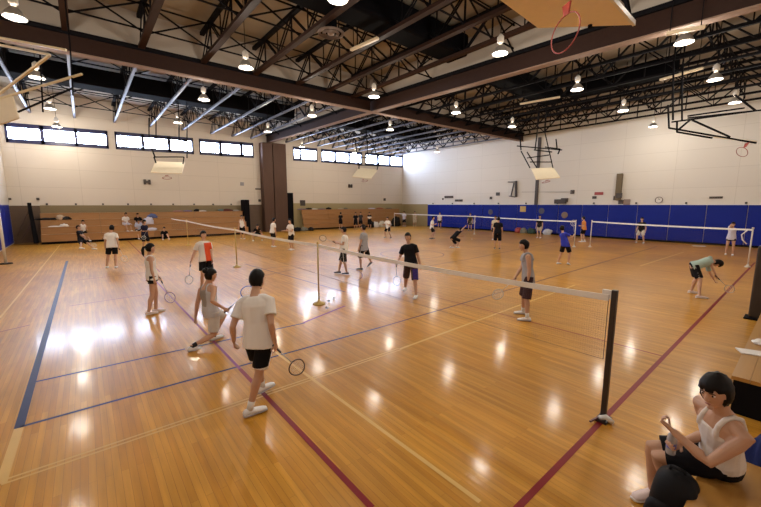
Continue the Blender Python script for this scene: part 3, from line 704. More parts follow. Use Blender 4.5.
def person(J, label, top=('tee', white_c), bottom=('shorts', black), hairs='short', skin='b', shoes=None, socks=None, fem=False, near=False, sz=1.75, v=None, group=None, face_on=True, curl=(.5, .5), toe=None):
    """J holds world joints: pelvis, neck, head, F (facing), SF (shoulder facing), lh, rh, lf, rf, HF (gaze)"""
    s = sz/1.75; pel, nk = Vector(J['pelvis']), Vector(J['neck']); F = Vector(J['F']).normalized(); SF = Vector(J.get('SF', F)).normalized(); HF = Vector(J.get('HF', SF)).normalized()
    UPZ = Vector((0, 0, 1)); sp = (nk-pel); Ls = sp.length; sd = sp.normalized()
    hipR = F.cross(UPZ).normalized(); shR = SF.cross(sd).normalized()
    v = v or (.009 if near else .016)
    root = J.get('root') or Vector((pel.x, pel.y, 0)); root = Vector(root)
    hw = .085*s; sw = (.152 if fem else .172)*s
    hips = [pel+hipR*hw*i for i in (-1, 1)]
    lf, rf = Vector(J['lf']), Vector(J['rf'])
    kp = J.get('knee', F); kps = kp if isinstance(kp, (list, tuple)) else (kp, kp)
    knees, ank = [], []
    for i, (h, f) in enumerate(zip(hips, (lf, rf))):
        k, a = ik(h, f+UPZ*.085*s, .42*s, .42*s, (kps[i]+hipR*(.12 if i else -.12)).normalized()); knees.append(k); ank.append(a)
    shc = pel+sd*(Ls-.075*s); shs = [shc+shR*sw*i for i in (-1, 1)]
    elb, wr = [], []
    for i, (h, key) in enumerate(zip(shs, ('lh', 'rh'))):
        pole = J.get(key+'p') or (-SF-UPZ*.2+shR*(.12 if i else -.12)); e, w = ik(h, Vector(J[key]), .285*s, .25*s, Vector(pole)); elb.append(e); wr.append(w)
    def spine(u):   # u metres above the hips; the pelvis stays more upright than the chest
        t_ = u/(.52*s); return pel+sd*(Ls*t_)
    def ax(u):
        t_ = max(0, min(1, u/(.5*s))); r = hipR.lerp(shR, t_).normalized(); f = sd.cross(r).normalized(); return r, -f if f.dot(F) < 0 else f
    def torso(mb, prof, dz=0, n=18):
        R_ = []
        for u, a, b in prof:
            r, f = ax(u*s); R_.append((spine(u*s), r*a*s, f*b*s))
        mb.rings(R_, n)
    hx = 1.04 if fem else 1.0; wx_ = .90 if fem else 1.0; cx_ = .90 if fem else 1.0
    body = MB()
    torso(body, [(-.11, .08, .07), (-.05, .160*hx, .112), (.02, .170*hx, .118), (.10, .152*hx, .105), (.19, .140*wx_, .098), (.30, .158*cx_, .110), (.40, .170*cx_, .114), (.46, .150*cx_, .098), (.50, .100, .078), (.53, .062, .062)])
    for i in (0, 1):
        h, k, a = hips[i], knees[i], ank[i]; c = .5
        body.tube([h+UPZ*.02*s, h.lerp(k, .25), h.lerp(k, .6), h.lerp(k, .9), k, k.lerp(a, .12), k.lerp(a, .32)-kps[i]*.012*s, k.lerp(a, .65), a, a-UPZ*.03*s], [q*s for q in (.082, .083, .068, .055, .053, .051, .056, .043, .034, .032)], 14)
        f = (lf, rf)[i]; tf = Vector((J.get('toes') or (F, F))[i]) if J.get('toes') else F
        body.tube([a-tf*.03*s-UPZ*.03*s, a+tf*.05*s-UPZ*.045*s, a+tf*.12*s-UPZ*.055*s], [.03*s, .028*s, .018*s], 8)
        S, e, w = shs[i], elb[i], wr[i]
        body.tube([shc+sd*.045*s, shc.lerp(S, .55)+sd*.03*s, S+sd*.003*s, S.lerp(e, .2), S.lerp(e, .6), e, e.lerp(w, .25), e.lerp(w, .7), w], [q*s*(.9 if fem else 1) for q in (.045, .05, .056, .050, .043, .037, .040, .030, .025)], 12)
        hd = (w-e).normalized(); hd = Vector(J.get(('lhd', 'rhd')[i]) or hd); pn = Vector(J.get(('lpn', 'rpn')[i]) or (shR*(-1 if i else 1)+SF*.3)); hand(body, w, hd, pn, -1 if i else 1, s, curl[i])
    hc = Vector(J['head']); HU = J.get('HU'); 
    HU = Vector(HU).normalized() if HU else ((hc-nk).normalized()*.5+UPZ*.5).normalized()
    HFp = (HF-HU*HF.dot(HU)).normalized()
    body.tube([nk-sd*.04*s, nk+sd*.01*s, nk.lerp(hc, .45), hc-HU*.04*s-HFp*.02*s], [.066*s, .056*s, .050*s, .05*s], 12)
    HM = head(body, hc, HFp, HU, s, near)
    sk = mat(*SKIN[skin], .5, var=.05, scale=6)
    t = empty('person', root)
    tag(t, label, 'person', group)
    remesh(body, v, 2 if near else 1, 'body', sk, t, root)
    if face_on: face(t, hc, HM, s)
    hair(t, hc, HM, s, hairs)
    # top garment
    kind, tm = top[0], top[1]; g = MB(); lo = top[3] if len(top) > 3 else -.07
    if kind in ('tee', 'long'):
        torso(g, [(lo-.02, .196, .150), (lo+.05, .192, .146), (.10, .178, .136), (.20, .158, .124), (.30, .165*cx_, .126), (.40, .174*cx_, .128), (.455, .160*cx_, .112), (.50, .112, .090), (.522, .072, .072)])
        for i in (0, 1):
            S, e = shs[i], elb[i]; q = .62 if kind == 'tee' else 1.0
            P_ = [shc+sd*.05*s, shc.lerp(S, .6)+sd*.036*s, S, S.lerp(e, .3), S.lerp(e, q)]; rr = [.053, .058, .064, .064, .070]
            if kind == 'long': P_ += [e.lerp(wr[i], .5), e.lerp(wr[i], .93)]; rr = [.055, .062, .070, .062, .052, .048, .040]
            g.tube(P_, [r*s*(.9 if fem else 1) for r in rr], 14)
    else:
        torso(g, [(lo, .180*hx, .134), (.05, .180*hx, .132), (.13, .162, .120), (.22, .152*wx_, .110), (.31, .166*cx_, .120), (.375, .172*cx_, .121), (.40, .160*cx_, .119), (.425, .135*cx_, .115), (.44, .10, .108)])
        wd = .5 if kind == 'sleeveless' else .38
        for i in (-1, 1):
            r, f = ax(.45*s); c0 = spine(.37*s)
            for q in ((.0,) if kind == 'tank' else (-.12, .0, .14)):
                xx = r*(i*(sw*(wd+q)))
                g.tube([c0+xx*1.1+f*.100*s, spine(.41*s)+xx*1.05+f*.104*s, spine(.445*s)+xx+f*.094*s, spine(.485*s)+xx*.97+f*.076*s, spine(.525*s)+xx*.95+f*.035*s, spine(.530*s)+xx*.95-f*.025*s, spine(.49*s)+xx-f*.078*s, c0+xx*1.1-f*.100*s], [(.018 if kind == 'tank' else .028)*s]*8, 10)
        if kind == 'sleeveless': torso(g, [(.38, .172*cx_, .122), (.45, .160*cx_, .106), (.49, .115, .088), (.515, .075, .075)])
    go = remesh(g, v*.8, 2, 'shirt', tm, t, root)
    if len(top) > 2 and top[2]: paint(go, top[2][0], top[2][1], root)
    # shorts
    kind, sm_ = bottom[0], bottom[1]; g = MB(); q = {'shorts': .84, 'long': 1.02, 'brief': .40, 'skirt': .35}[kind]; w_ = {'shorts': .102, 'long': .100, 'brief': .098, 'skirt': .11}[kind]
    torso(g, [(-.10, .165, .125), (-.04, .180*hx, .132), (.04, .174*hx, .124), (.11, .158*hx, .112)])
    for i in (0, 1):
        h, k = hips[i], knees[i]; e = h.lerp(k, min(q, 1)) if q <= 1 else k+(ank[i]-k)*.08
        g.tube([h+UPZ*.03*s, h.lerp(e, .35), h.lerp(e, .8), e], [.098*s, w_*s, (w_-.004)*s, (w_-.006)*s], 16)
    so_ = remesh(g, v*.8, 2, 'shorts', sm_, t, root)
    if len(bottom) > 2 and bottom[2]: paint(so_, bottom[2][0], bottom[2][1], root)
    shm, slm = shoes or (white_c, whm)
    for i in (0, 1):
        tf = Vector((J['toes'][i] if J.get('toes') else F)); f = (lf, rf)[i]; a = ank[i]; pitch = (J.get('tip') or (0, 0))[i]
        base = Vector((a.x, a.y, a.z-.085*s)) if pitch == 0 else a-UPZ*.085*s
        shoe(t, base, tf, s, shm, slm, pitch)
        if socks:
            k = knees[i]; MB().tube([a-UPZ*.02*s, a+(k-a).normalized()*.03*s, a+(k-a).normalized()*.085*s], [.040*s, .039*s, .042*s], 12).build('sock', socks, t, smooth=True)
    J['wr'] = wr; J['elb'] = elb; J['knees'] = knees; J['ank'] = ank; J['HM'] = HM; J['shR'] = shR; J['t'] = t
    return t
rk_f = mat('pale_racket_frame', (.60, .58, .58), .3, metal=.4); rk_h = mat('dark_racket_grip', (.04, .035, .035), .6); rk_s = mat('racket_string', (.80, .80, .78), .5)
def racket(grip, tip, label, nrm=None, fm=None, s=1.0, ssp=.016):
    """grip = where the hand holds it, tip = far end of the head"""
    g, e = Vector(grip), Vector(tip); d = (e-g).normalized(); e = g+d*.60*s; b = g-d*.07*s
    n = Vector(nrm) if nrm else (CAM-e); n = (n-d*n.dot(d)).normalized(); x = d.cross(n)
    t = empty('badminton_racket', g); tag(t, label, 'racket', 'badminton rackets')
    MB().tube([b, b+d*.005, b+d*.16*s, b+d*.175*s], [.015*s, .0145*s, .013*s, .007*s], 10).build('grip', rk_h, t, smooth=True)
    MB().tube([b+d*.17*s, e-d*.245*s], .0062*s, 8).build('shaft', rk_f, t, smooth=True)
    c = e-d*.125*s; N = 26
    MB().tube([c+d*.125*s*math.cos(a)+x*.102*s*math.sin(a)*(1-.08*math.cos(a)) for a in [2*math.pi*i/N for i in range(N)]], .0085*s, 6, closed=True).build('head_frame', fm or rk_f, t, smooth=True)
    sm = MB(); k = -.096
    while k < .097: q = .122*math.sqrt(max(0, 1-(k/.102)**2)); sm.bar(c+x*k*s-d*q*s, c+x*k*s+d*q*s, .0014*s); k += ssp
    k = -.112
    while k < .12: q = .10*math.sqrt(max(0, 1-(k/.125)**2)); sm.bar(c+d*k*s-x*q*s, c+d*k*s+x*q*s, .0014*s); k += ssp
    sm.build('strings', rk_s, t); return t
def azd(x, y, rel, dist=None):
    """horizontal facing vector; rel 0 looks away from the camera, 90 to picture right"""
    d = ray(x, y); a = math.atan2(d.x, d.y)+math.radians(rel); return Vector((math.sin(a), math.cos(a), 0))
def at_depth(x, y, p, dd=0.0): return pt(x, y, depth(p)+dd)
Z3 = Vector((0, 0, 1))
def fig(ref, x, pel, nk, hd, lh, rh, lf, rf, rel, label, srel=None, hrel=None, hp=0, **kw):
    """joints are read off the photograph: (px, py, depth offset); feet are floor pixels (px, py[, height])"""
    D = depth(on_z(*ref)); P3 = lambda q: pt(q[0], q[1], D+(q[2] if len(q) > 2 else 0))
    sz = kw.get('sz', 1.75); p = P3(pel); p.z = (min(p.z, .905*sz/1.75) if kw.pop('low', False) else .905*sz/1.75)
    def ft(q): v = on_z(q[0], q[1]); v.z = q[2] if len(q) > 2 else 0; return v
    J = dict(pelvis=p, neck=P3(nk), head=P3(hd), lh=P3(lh), rh=P3(rh), lf=ft(lf), rf=ft(rf), F=azd(x, 250, rel))
    ln = (J['neck']-p); want = .52*sz/1.75
    if abs(ln.length-want) > .04: J['neck'] = p+ln.normalized()*want; J['head'] = J['head']+(J['neck']-(p+ln))
    hv = J['head']-J['neck']; J['head'] = J['neck']+hv.normalized()*(.195*sz/1.75)
    if srel is not None: J['SF'] = azd(x, 250, srel)
    h = azd(x, 250, hrel if hrel is not None else (srel if srel is not None else rel)); J['HF'] = h-Z3*hp
    for k in ('lhp', 'rhp', 'knee', 'tip', 'toes', 'HU', 'lhd', 'rhd', 'lpn', 'rpn'):
        if k in kw: J[k] = kw.pop(k)
    J['root'] = (J['lf']+J['rf'])/2*1; J['root'].z = 0
    t = person(J, label, **kw); return J
def hold(J, side, tip, label, dd=0, **kw):
    i = 1 if side == 'r' else 0; w, e = J['wr'][i], J['elb'][i]; g = w+(w-e).normalized()*.07
    return racket(g, pt(tip[0], tip[1], depth(g)+dd), label, **kw)
blk_c = mat('black_cotton', (.007, .0065, .009), .75, spec=.12, var=.15, scale=6)
gry_c = mat('grey_cotton', (.33, .32, .34), .8, spec=.12, var=.06); lgry = mat('pale_grey_cotton', (.52, .51, .54), .8, spec=.12, var=.05); sweat = mat('damp_grey_cotton', (.30, .27, .25), .8, spec=.12, var=.08)
pur_c = mat('dark_purple_cotton', (.035, .018, .075), .7, spec=.12, var=.1); mar_c = mat('dark_maroon_cotton', (.045, .022, .028), .75, spec=.12, var=.1)
org_c = mat('orange_red_cotton', (.72, .09, .03), .7, spec=.12, var=.05); amber = mat('amber_cotton', (.62, .25, .07), .7, spec=.12, var=.05)
blu_c = mat('royal_blue_cotton', (.03, .04, .38), .7, spec=.12, var=.08); teal = mat('pale_teal_cotton', (.40, .52, .47), .8, spec=.12, var=.05)
kha = mat('pale_khaki_cotton', (.55, .47, .36), .8, spec=.12, var=.05); lav = mat('lavender_white_cotton', (.62, .60, .72), .8, spec=.12, var=.05)
wsh = (mat('white_trainer', (.78, .76, .76), .5, var=.05), mat('grey_sole', (.40, .38, .40), .6)); bsh = (mat('dark_trainer', (.05, .045, .05), .5), mat('pale_sole', (.55, .53, .52), .6))
pk = (mat('pale_pink_trainer', (.72, .58, .56), .5), whm); bso = mat('black_sock', (.015, .015, .017), .8, spec=.12); wso = mat('white_sock', (.72, .70, .68), .85, spec=.12)

# 1 foreground man
J = fig((255, 415), 256, (259, 341, 0), (255, 296, .0), (257, 282, .05), (234, 341, .05), (275, 343, -.05), (263, 394), (250, 416), 22,
    'person in the foreground in a loose white tee and black shorts, back turned', srel=18, hrel=38, near=True, skin='b', sz=1.76,
    top=('tee', white_c, None, -.08), bottom=('shorts', blk_c), shoes=wsh, socks=wso, toes=(azd(256, 250, 50), azd(256, 250, 72)), v=.010)
sh = next(c for c in J['t'].children if c.name.startswith('shorts'))
_k, _h, _R = J['knees'], J['pelvis'], J['shR']; hR = azd(256, 250, 22).cross(Z3)
paint(sh, white_c, lambda c, n: (abs((c-_h).dot(hR)) > .10 and n.dot(hR)*(1 if (c-_h).dot(hR) > 0 else -1) > .95) or c.z < _h.z-.365, (0, 0, 0)) if 0 else None
def stripe(J, rel, x, lowz=None, w=.94, m=None):
    sh = next(c for c in J['t'].children if c.name.startswith('shorts')); h = Vector(J['pelvis']); r = azd(x, 250, rel).cross(Z3); o = J['root']
    lo = min((p.center.z for p in sh.data.polygons))
    paint(sh, m or white_c, lambda c, n: (n.dot(r)*(1 if (c-h).dot(r) > 0 else -1) > w and abs((c-h).dot(r)) > .09) or (c.z-lo < (lowz or 0)), o)
stripe(J, 22, 256, .045, .955)
hold(J, 'r', (300, 370), 'racket held low by the foreground person in the white tee', dd=.34, fm=mat('dark_brown_racket_frame', (.10, .06, .05), .3))

# 2 grey tank with bun
J = fig((207, 345), 208, (211, 312, 0), (207, 285, .0), (212, 272, -.02), (195, 320, .12), (224, 308, -.10), (214, 340), (192, 351), 55,
    'person in a light grey tank top and pale shorts with a hair bun', srel=48, hrel=70, near=True, skin='c', hairs='bun', sz=1.70,
    top=('tank', lgry, (sweat, lambda c, n: False)), bottom=('shorts', mat('pale_grey_shorts', (.62, .60, .60), .8, spec=.12)), shoes=wsh, socks=bso, v=.010, tip=(0, .25), low=True)
tk = next(c for c in J['t'].children if c.name.startswith('shirt')); bk = -azd(208, 250, 48); q = J['neck']
paint(tk, sweat, lambda c, n: n.dot(bk) > .45 and abs((c-q).dot(J['shR'])+.02) < .075+.1*(c.z-q.z+.2) and c.z > q.z-.36, J['root'])
hold(J, 'r', (236, 302), 'racket held out by the person in the grey tank top', dd=.12, fm=mat('blue_racket_frame', (.10, .16, .45), .3))

# 3 woman ponytail
J = fig((153, 313), 153, (152, 280, 0), (150, 261, 0), (151, 252, -.02), (160, 279, .05), (155, 284, -.12), (156, 312), (149, 315), 82,
    'person with a ponytail in a white tank top and short black shorts, side on', near=True, skin='c', fem=True, hairs='ponytail', sz=1.62,
    top=('tank', white_c), bottom=('brief', blk_c), shoes=pk, hrel=75, v=.011)
hold(J, 'l', (172, 301), 'racket held down by the person with the ponytail', fm=mat('mauve_racket_frame', (.45, .30, .45), .3))

# 4 red and white
J = fig((203, 289), 204, (206, 266, 0), (204, 246, 0), (204, 238, -.03), (213, 263, -.05), (191, 262, -.15), (212, 289), (202, 289), 165,
    'person in a red and white shirt standing behind the grey tank top player', near=True, skin='a', sz=1.74, top=('tee', white_c), bottom=('shorts', blk_c), shoes=bsh, hrel=150, v=.012)
tk = next(c for c in J['t'].children if c.name.startswith('shirt')); q = J['neck']
paint(tk, org_c, lambda c, n: -.03 < (c-q).dot(-J['shR']) < .19 and c.z < q.z-.03, J['root'])
hold(J, 'r', (189, 281), 'racket hanging from the hand of the player in red and white')

# 5 white tee back left
J = fig((112, 268), 112, (112, 247, 0), (111, 235, 0), (112, 230, .02), (105, 249, .0), (119, 248, -.05), (107, 268), (116, 268), 8,
    'person in a white tee seen from behind, in front of the left bleachers', skin='b', sz=1.70, top=('tee', white_c), bottom=('shorts', blk_c), shoes=wsh, hrel=10, face_on=False)
hold(J, 'r', (126, 262), 'racket of the player in the white tee before the left bleachers')

# 12, 13 middle pair
J = fig((343, 274), 343, (344, 252, 0), (345, 237, 0), (343, 230, 0), (337, 243, -.1), (336, 242, .08), (347, 275), (339, 274), -75,
    'person in a white tee and long black shorts holding a racket level, facing left', skin='b', sz=1.72, top=('tee', white_c), bottom=('long', blk_c), shoes=bsh, face_on=True, v=.013)
stripe(J, -75, 343, .03, .97)
hold(J, 'l', (325, 239), 'racket held level over the net by the player in the white tee', fm=mat('dark_racket_frame', (.05, .04, .04), .3))
J = fig((366, 270), 366, (364, 248, 0), (364, 233, 0), (363, 226, 0), (359, 249, -.1), (366, 252, .1), (361, 270), (372, 267, .03), -60,
    'person in a long grey shirt walking beside the player with the level racket', skin='b', sz=1.78, top=('tee', gry_c, None, -.16), bottom=('long', blk_c), shoes=bsh, tip=(0, .7), v=.013)
stripe(J, -60, 366, .03, .985)

# 22 black tee purple shorts
J = fig((410, 297), 410, (411, 265, 0), (409, 247, 0), (408, 239, -.04), (421, 268, -.08), (397, 262, -.05), (416, 299), (405, 292), 192,
    'person in a black tee and dark purple shorts behind the net, facing the camera', near=True, skin='b', sz=1.76, top=('tee', blk_c), bottom=('long', mar_c), shoes=wsh, hrel=200, hp=.2, v=.011)
tk = next(c for c in J['t'].children if c.name.startswith('shorts')); q = J['pelvis']
paint(tk, mat('violet_cotton', (.035, .018, .16), .6, spec=.12), lambda c, n: (c-q).dot(J['shR']) < -.05 and c.z < q.z-.12, J['root'])
hold(J, 'r', (397, 283), 'pale racket hanging from the hand of the player in the black tee')

# 31 grey sleeveless
J = fig((525, 319), 525, (528, 280, 0), (527, 257, 0), (524, 248, -.02), (528, 287, -.16), (514, 280, .05), (527, 321), (523, 314), -100,
    'person in a grey sleeveless shirt and dark maroon shorts behind the net tape', near=True, skin='b', sz=1.76, top=('sleeveless', gry_c, None, -.12), bottom=('long', mar_c), shoes=wsh, socks=wso, hrel=-95, hp=.1, v=.011, hairs='short')
hold(J, 'r', (496, 296), 'racket held out low by the player in the grey sleeveless shirt')

# 30 bending woman
J = fig((697, 296), 697, (694, 266, 0), (716, 259, 0), (723, 262, 0), (715, 282, .2), (719, 284, -.1), (691, 293), (699, 298), 80,
    'person in a pale teal top and black shorts bending over at the right', near=True, skin='a', fem=True, sz=1.66, low=True, top=('tee', teal, None, -.04), bottom=('shorts', blk_c), shoes=pk, hrel=85, hp=.9, hairs='bob', v=.012, face_on=False, HU=azd(697, 250, 80)*.9+Z3*-.1)
stripe(J, 80, 697, 0, .97)
hold(J, 'r', (737, 296), 'racket held down to the floor by the bending person')

# 26 blue reacher
J = fig((563, 265), 564, (565, 250, 0), (564, 238, 0), (563, 231, .02), (570, 238, .2), (574, 235, -.1), (558, 264), (568, 265, .02), 35,
    'person in a royal blue tee reaching up with a racket', skin='c', fem=True, sz=1.66, top=('tee', blu_c), bottom=('shorts', blk_c), shoes=wsh, hairs='bob', hrel=40, face_on=False, tip=(0, .4), knee=azd(564, 250, 35))
hold(J, 'r', (573, 219), 'racket raised by the player in the blue tee')
# 20 leaning
J = fig((455, 248), 455, (453, 238, 0), (460, 230, 0), (464, 226, 0), (462, 236, .2), (469, 222, -.1), (451, 248), (457, 248), 60,
    'person in black leaning forward with a straight arm, far court', skin='b', sz=1.70, top=('tee', blk_c), bottom=('long', blk_c), shoes=wsh, face_on=False, low=True)
hold(J, 'r', (484, 216), 'racket stretched out by the leaning player in black')

def stand(x, fy, hy, rel, label, sz=1.75, arms='down', stance=.13, group=None, rk=None, dmax=None, root=None, lean=0, **kw):
    """simple standing figure at a floor pixel"""
    if root is None:
        best = None
        for k in range(-30, 31):
            f = fy+k*.1; a = on_z(x, f)
            if a.x > XR-.7 or a.y > YF-1.6: continue
            d = ray(x, hy); z = EYE+d.z/math.hypot(d.x, d.y)*math.hypot(a.x, a.y); e = abs(z-sz)*8+abs(k*.1)
            if best is None or e < best[0]: best = (e, a)
        root = best[1]
    root = Vector(root); F = azd(x, 250, rel); R = F.cross(Z3); s = sz/1.75; L = lambda a, b, c: root+R*a*s+F*b*s+Z3*c*s
    lf, rf = L(-stance, .03, 0), L(stance, -.05, 0); hz = .905 if stance < .2 else .84
    J = dict(pelvis=L(0, 0, hz), neck=L(0, .05+lean*.5, hz+.515-lean*.2), F=F, lf=lf, rf=rf, root=root)
    J['head'] = J['neck']+(F*(.04+lean*.1)+Z3*.185)*s
    A = {'down': ((-.24, .06, .78), (.24, .10, .80)), 'ready': ((-.20, .35, 1.10), (.24, .38, 1.08)), 'up': ((-.22, .2, 1.0), (.25, .25, 1.85)), 'face': ((-.05, .18, 1.40), (.12, .2, 1.42)), 'reach': ((-.2, .3, 1.0), (.2, .55, 1.3)), 'fold': ((-.1, .22, 1.1), (.1, .24, 1.08))}[arms]
    J['lh'], J['rh'] = L(*A[0]), L(*A[1]); J['HF'] = F-Z3*.05
    person(J, label, group=group, sz=sz, face_on=kw.pop('face_on', 90 < abs(rel) <= 270), v=kw.pop('v', .018), **kw)
    if rk:
        w = J['wr'][1]; racket(w+(w-J['elb'][1]).normalized()*.06, w+(R*rk[0]+F*rk[1]+Z3*rk[2]), kw.get('rl') or 'racket of the '+label[label.find('person')+7:][:70], ssp=.03)
    return J
def sit(root, seat, rel_az, label, sz=1.72, feet=.45, fz=0, lean=.1, arms='knees', spread=.14, **kw):
    """seated figure; root = seat point, rel_az = world facing vector"""
    root = Vector(root); F = Vector(rel_az).normalized(); R = F.cross(Z3); s = sz/1.75; L = lambda a, b, c: root+R*a*s+F*b*s+Z3*c*s
    J = dict(pelvis=L(0, 0, .11), neck=L(0, .05+lean, .11+.50-lean*.3), F=F, lf=Vector((*L(-spread, feet, 0).xy, fz)), rf=Vector((*L(spread, feet+.05, 0).xy, fz)), root=root, knee=(F*.6+Z3).normalized())
    J['head'] = J['neck']+(F*(.05+lean*.3)+Z3*.18)*s
    A = {'knees': ((-.16, .36, .22), (.16, .36, .22)), 'lap': ((-.06, .25, .2), (.08, .27, .2)), 'out': ((-.2, .5, .35), (.2, .45, .3))}[arms]
    J['lh'], J['rh'] = L(*A[0]), L(*A[1]); J['HF'] = F-Z3*kw.pop('hp', .2)
    person(J, label, sz=sz, v=kw.pop('v', .018), **kw); return J

# left side
D6 = on_y(78, 236, 27.0)
J = fig((82, 250), 80, (81, 240, 0), (79, 231, 0), (78, 226, -.05), (87, 239, -.2), (88, 240, .1), (94, 250), (81, 252), 120,
    'person in black crouching low before the left bleachers, legs apart', skin='b', sz=1.72, top=('tee', blk_c), bottom=('shorts', blk_c), shoes=wsh, hp=.2, v=.018, low=True)
hold(J, 'r', (95, 246), 'racket of the crouching person in black')
sit((on_y(82, 225, 30.6).x, 30.72, .60), 0, (.3, -1, 0), 'person in a white top and black shorts sitting on the left bleachers', top=('sleeveless', white_c), bottom=('shorts', blk_c), shoes=wsh, skin='b', fz=0.0, feet=.75)
sit((on_y(125, 222, 31.2).x, 31.12, 1.05), 0, (.35, -1, 0), 'person in a white tee and lavender shorts sitting on an upper bleacher row', top=('tee', white_c), bottom=('long', lav), shoes=wsh, skin='b', fz=.60, feet=.5)
sit((on_y(138, 220, 31.2).x, 31.12, 1.05), 0, (-.1, -1, 0), 'person in a black top with pale shorts bent forward on an upper bleacher row', top=('tee', blk_c), bottom=('shorts', lav), shoes=wsh, skin='b', fz=.60, feet=.5, lean=.25)
sit((on_y(139, 230, 30.3).x, 30.72, .60), 0, (.1, -1, 0), 'person in a light blue top sitting on the lowest bleacher row', top=('tee', mat('light_blue_cotton', (.42, .48, .66), .8, spec=.12)), bottom=('shorts', blk_c), shoes=wsh, skin='b', fz=0.0, feet=.6, lean=.2)
sit((on_y(165, 238, 29.5).x, 29.75, .02), 0, (0, -1, 0), 'person in black sitting on the floor against the left bleachers', top=('tee', blk_c), bottom=('shorts', blk_c), shoes=wsh, skin='b', fz=0.0, feet=.62, lean=.1, spread=.2)
stand(146, 249, 222, 150, 'person in dark clothes standing on court behind the ponytail player', sz=1.66, arms='fold', top=('tee', mat('dark_navy_cotton', (.015, .015, .04), .7, spec=.12)), bottom=('long', blk_c), shoes=wsh, fem=True, hairs='bob', rk=(.3, .3, -.4))
stand(243, 239, 213, 200, 'person in a white tank top and black shorts near the brown column', arms='down', top=('tank', white_c), bottom=('shorts', blk_c), shoes=wsh)
p = on_z(257, 240.5); sit((p.x, p.y, .33), 0, (-.2, -1, 0), 'person in black squatting near the brown column with arms out', top=('tee', blk_c), bottom=('shorts', blk_c), shoes=wsh, skin='b', feet=.22, lean=.28, arms='out', spread=.3)
stand(273, 247, 217, 60, 'person in a loose white tee and black shorts in front of the brown column', arms='down', lean=.08, top=('tee', white_c), bottom=('shorts', blk_c), shoes=wsh, rk=None)
stand(292, 250, 218, 230, 'person in a white tee right of the brown column, facing left', sz=1.74, arms='ready', top=('tee', white_c), bottom=('shorts', blk_c), shoes=wsh, skin='c')
# far middle
stand(334, 228, 208, 20, 'person in black standing before the far bleachers', arms='fold', root=(19.9, 30.3, 0), top=('tee', blk_c), bottom=('shorts', blk_c), shoes=wsh)
stand(352, 230, 210, 190, 'person in a black top and dark trousers, left of the group by the far bleachers', root=(21.0, 29.2, 0), top=('tee', blk_c), bottom=('long', blk_c), shoes=bsh)
stand(357, 228, 211, 170, 'person in dark grey in the group by the far bleachers', root=(22.2, 30.0, 0), top=('tee', mat('charcoal_cotton', (.05, .05, .055), .8, spec=.12)), bottom=('long', blk_c), shoes=bsh)
stand(362, 228, 211, 185, 'person in a black and white top in the group by the far bleachers', root=(22.6, 29.0, 0), arms='fold', top=('tee', blk_c), bottom=('long', blk_c), shoes=bsh)
tk = [o for o in bpy.data.objects if o.name.startswith('shirt')][-1]; paint(tk, white_c, lambda c, n: 1.05 < c.z < 1.28, (22.6, 29.0, 0))
stand(388, 238, 215, 210, 'person in a white tee in a wide ready stance on the far court', arms='ready', stance=.28, sz=1.68, top=('tee', white_c), bottom=('shorts', blk_c), shoes=bsh, rk=None)
stand(401, 224, 208, 200, 'person in a navy and white top at the far corner', root=(28.4, 29.9, 0), top=('tee', lav), bottom=('long', blk_c), shoes=wsh)
stand(408, 224, 210, 180, 'person in pale clothes by the khaki panelling in the far corner', root=(29.2, 29.0, 0), top=('tee', kha), bottom=('long', kha), shoes=wsh)
stand(426, 225, 209, 180, 'person in a white shirt and black shorts close to the blue pads', root=(28.9, 25.0, 0), top=('tee', white_c), bottom=('shorts', blk_c), shoes=bsh)
stand(431.5, 239, 213, 100, 'person in a white tee mid step on the far court before the blue pads', arms='fold', stance=.2, top=('tee', white_c), bottom=('shorts', blk_c), shoes=bsh, rk=None)
stand(454, 228, 210, 180, 'person in a dark tee standing close to the blue pads', root=(28.6, 20.9, 0), top=('tee', mat('dark_olive_cotton', (.05, .045, .03), .8, spec=.12)), bottom=('shorts', blk_c), shoes=bsh, skin='a')
stand(497, 249, 213, 5, 'person in a black tee and long black shorts seen from behind, far court', sz=1.85, top=('tee', blk_c), bottom=('long', blk_c), shoes=bsh, hairs='short')
stand(494.5, 240, 212, 185, 'person in a cream shirt partly hidden behind the player in black', top=('tee', mat('cream_cotton', (.66, .58, .44), .8, spec=.12)), bottom=('shorts', blk_c), shoes=wsh)
J = stand(539, 238, 214, 200, 'person in a black tee and pale shorts facing the camera by the far net', arms='down', top=('tee', blk_c), bottom=('shorts', kha), shoes=wsh, skin='a')
J = stand(583, 242, 215, -70, 'person in an orange shirt and black shorts by the blue pads', arms='fold', top=('tee', amber), bottom=('shorts', blk_c), shoes=wsh, socks=wso, skin='a')
J = stand(640, 243, 216, 190, 'person in a black tee and white shorts before the blue pads', sz=1.78, arms='down', stance=.2, top=('tee', blk_c), bottom=('shorts', mat('white_shorts', (.62, .56, .48), .8, spec=.12)), shoes=wsh, skin='a', rk=(-.5, .35, -.3))
stand(729, 255, 221, 180, 'person in a white shirt and black shorts with a hand at the mouth, far right', sz=1.68, arms='face', fem=True, hairs='ponytail', top=('tee', lav), bottom=('brief', blk_c), shoes=wsh, skin='c', v=.014)

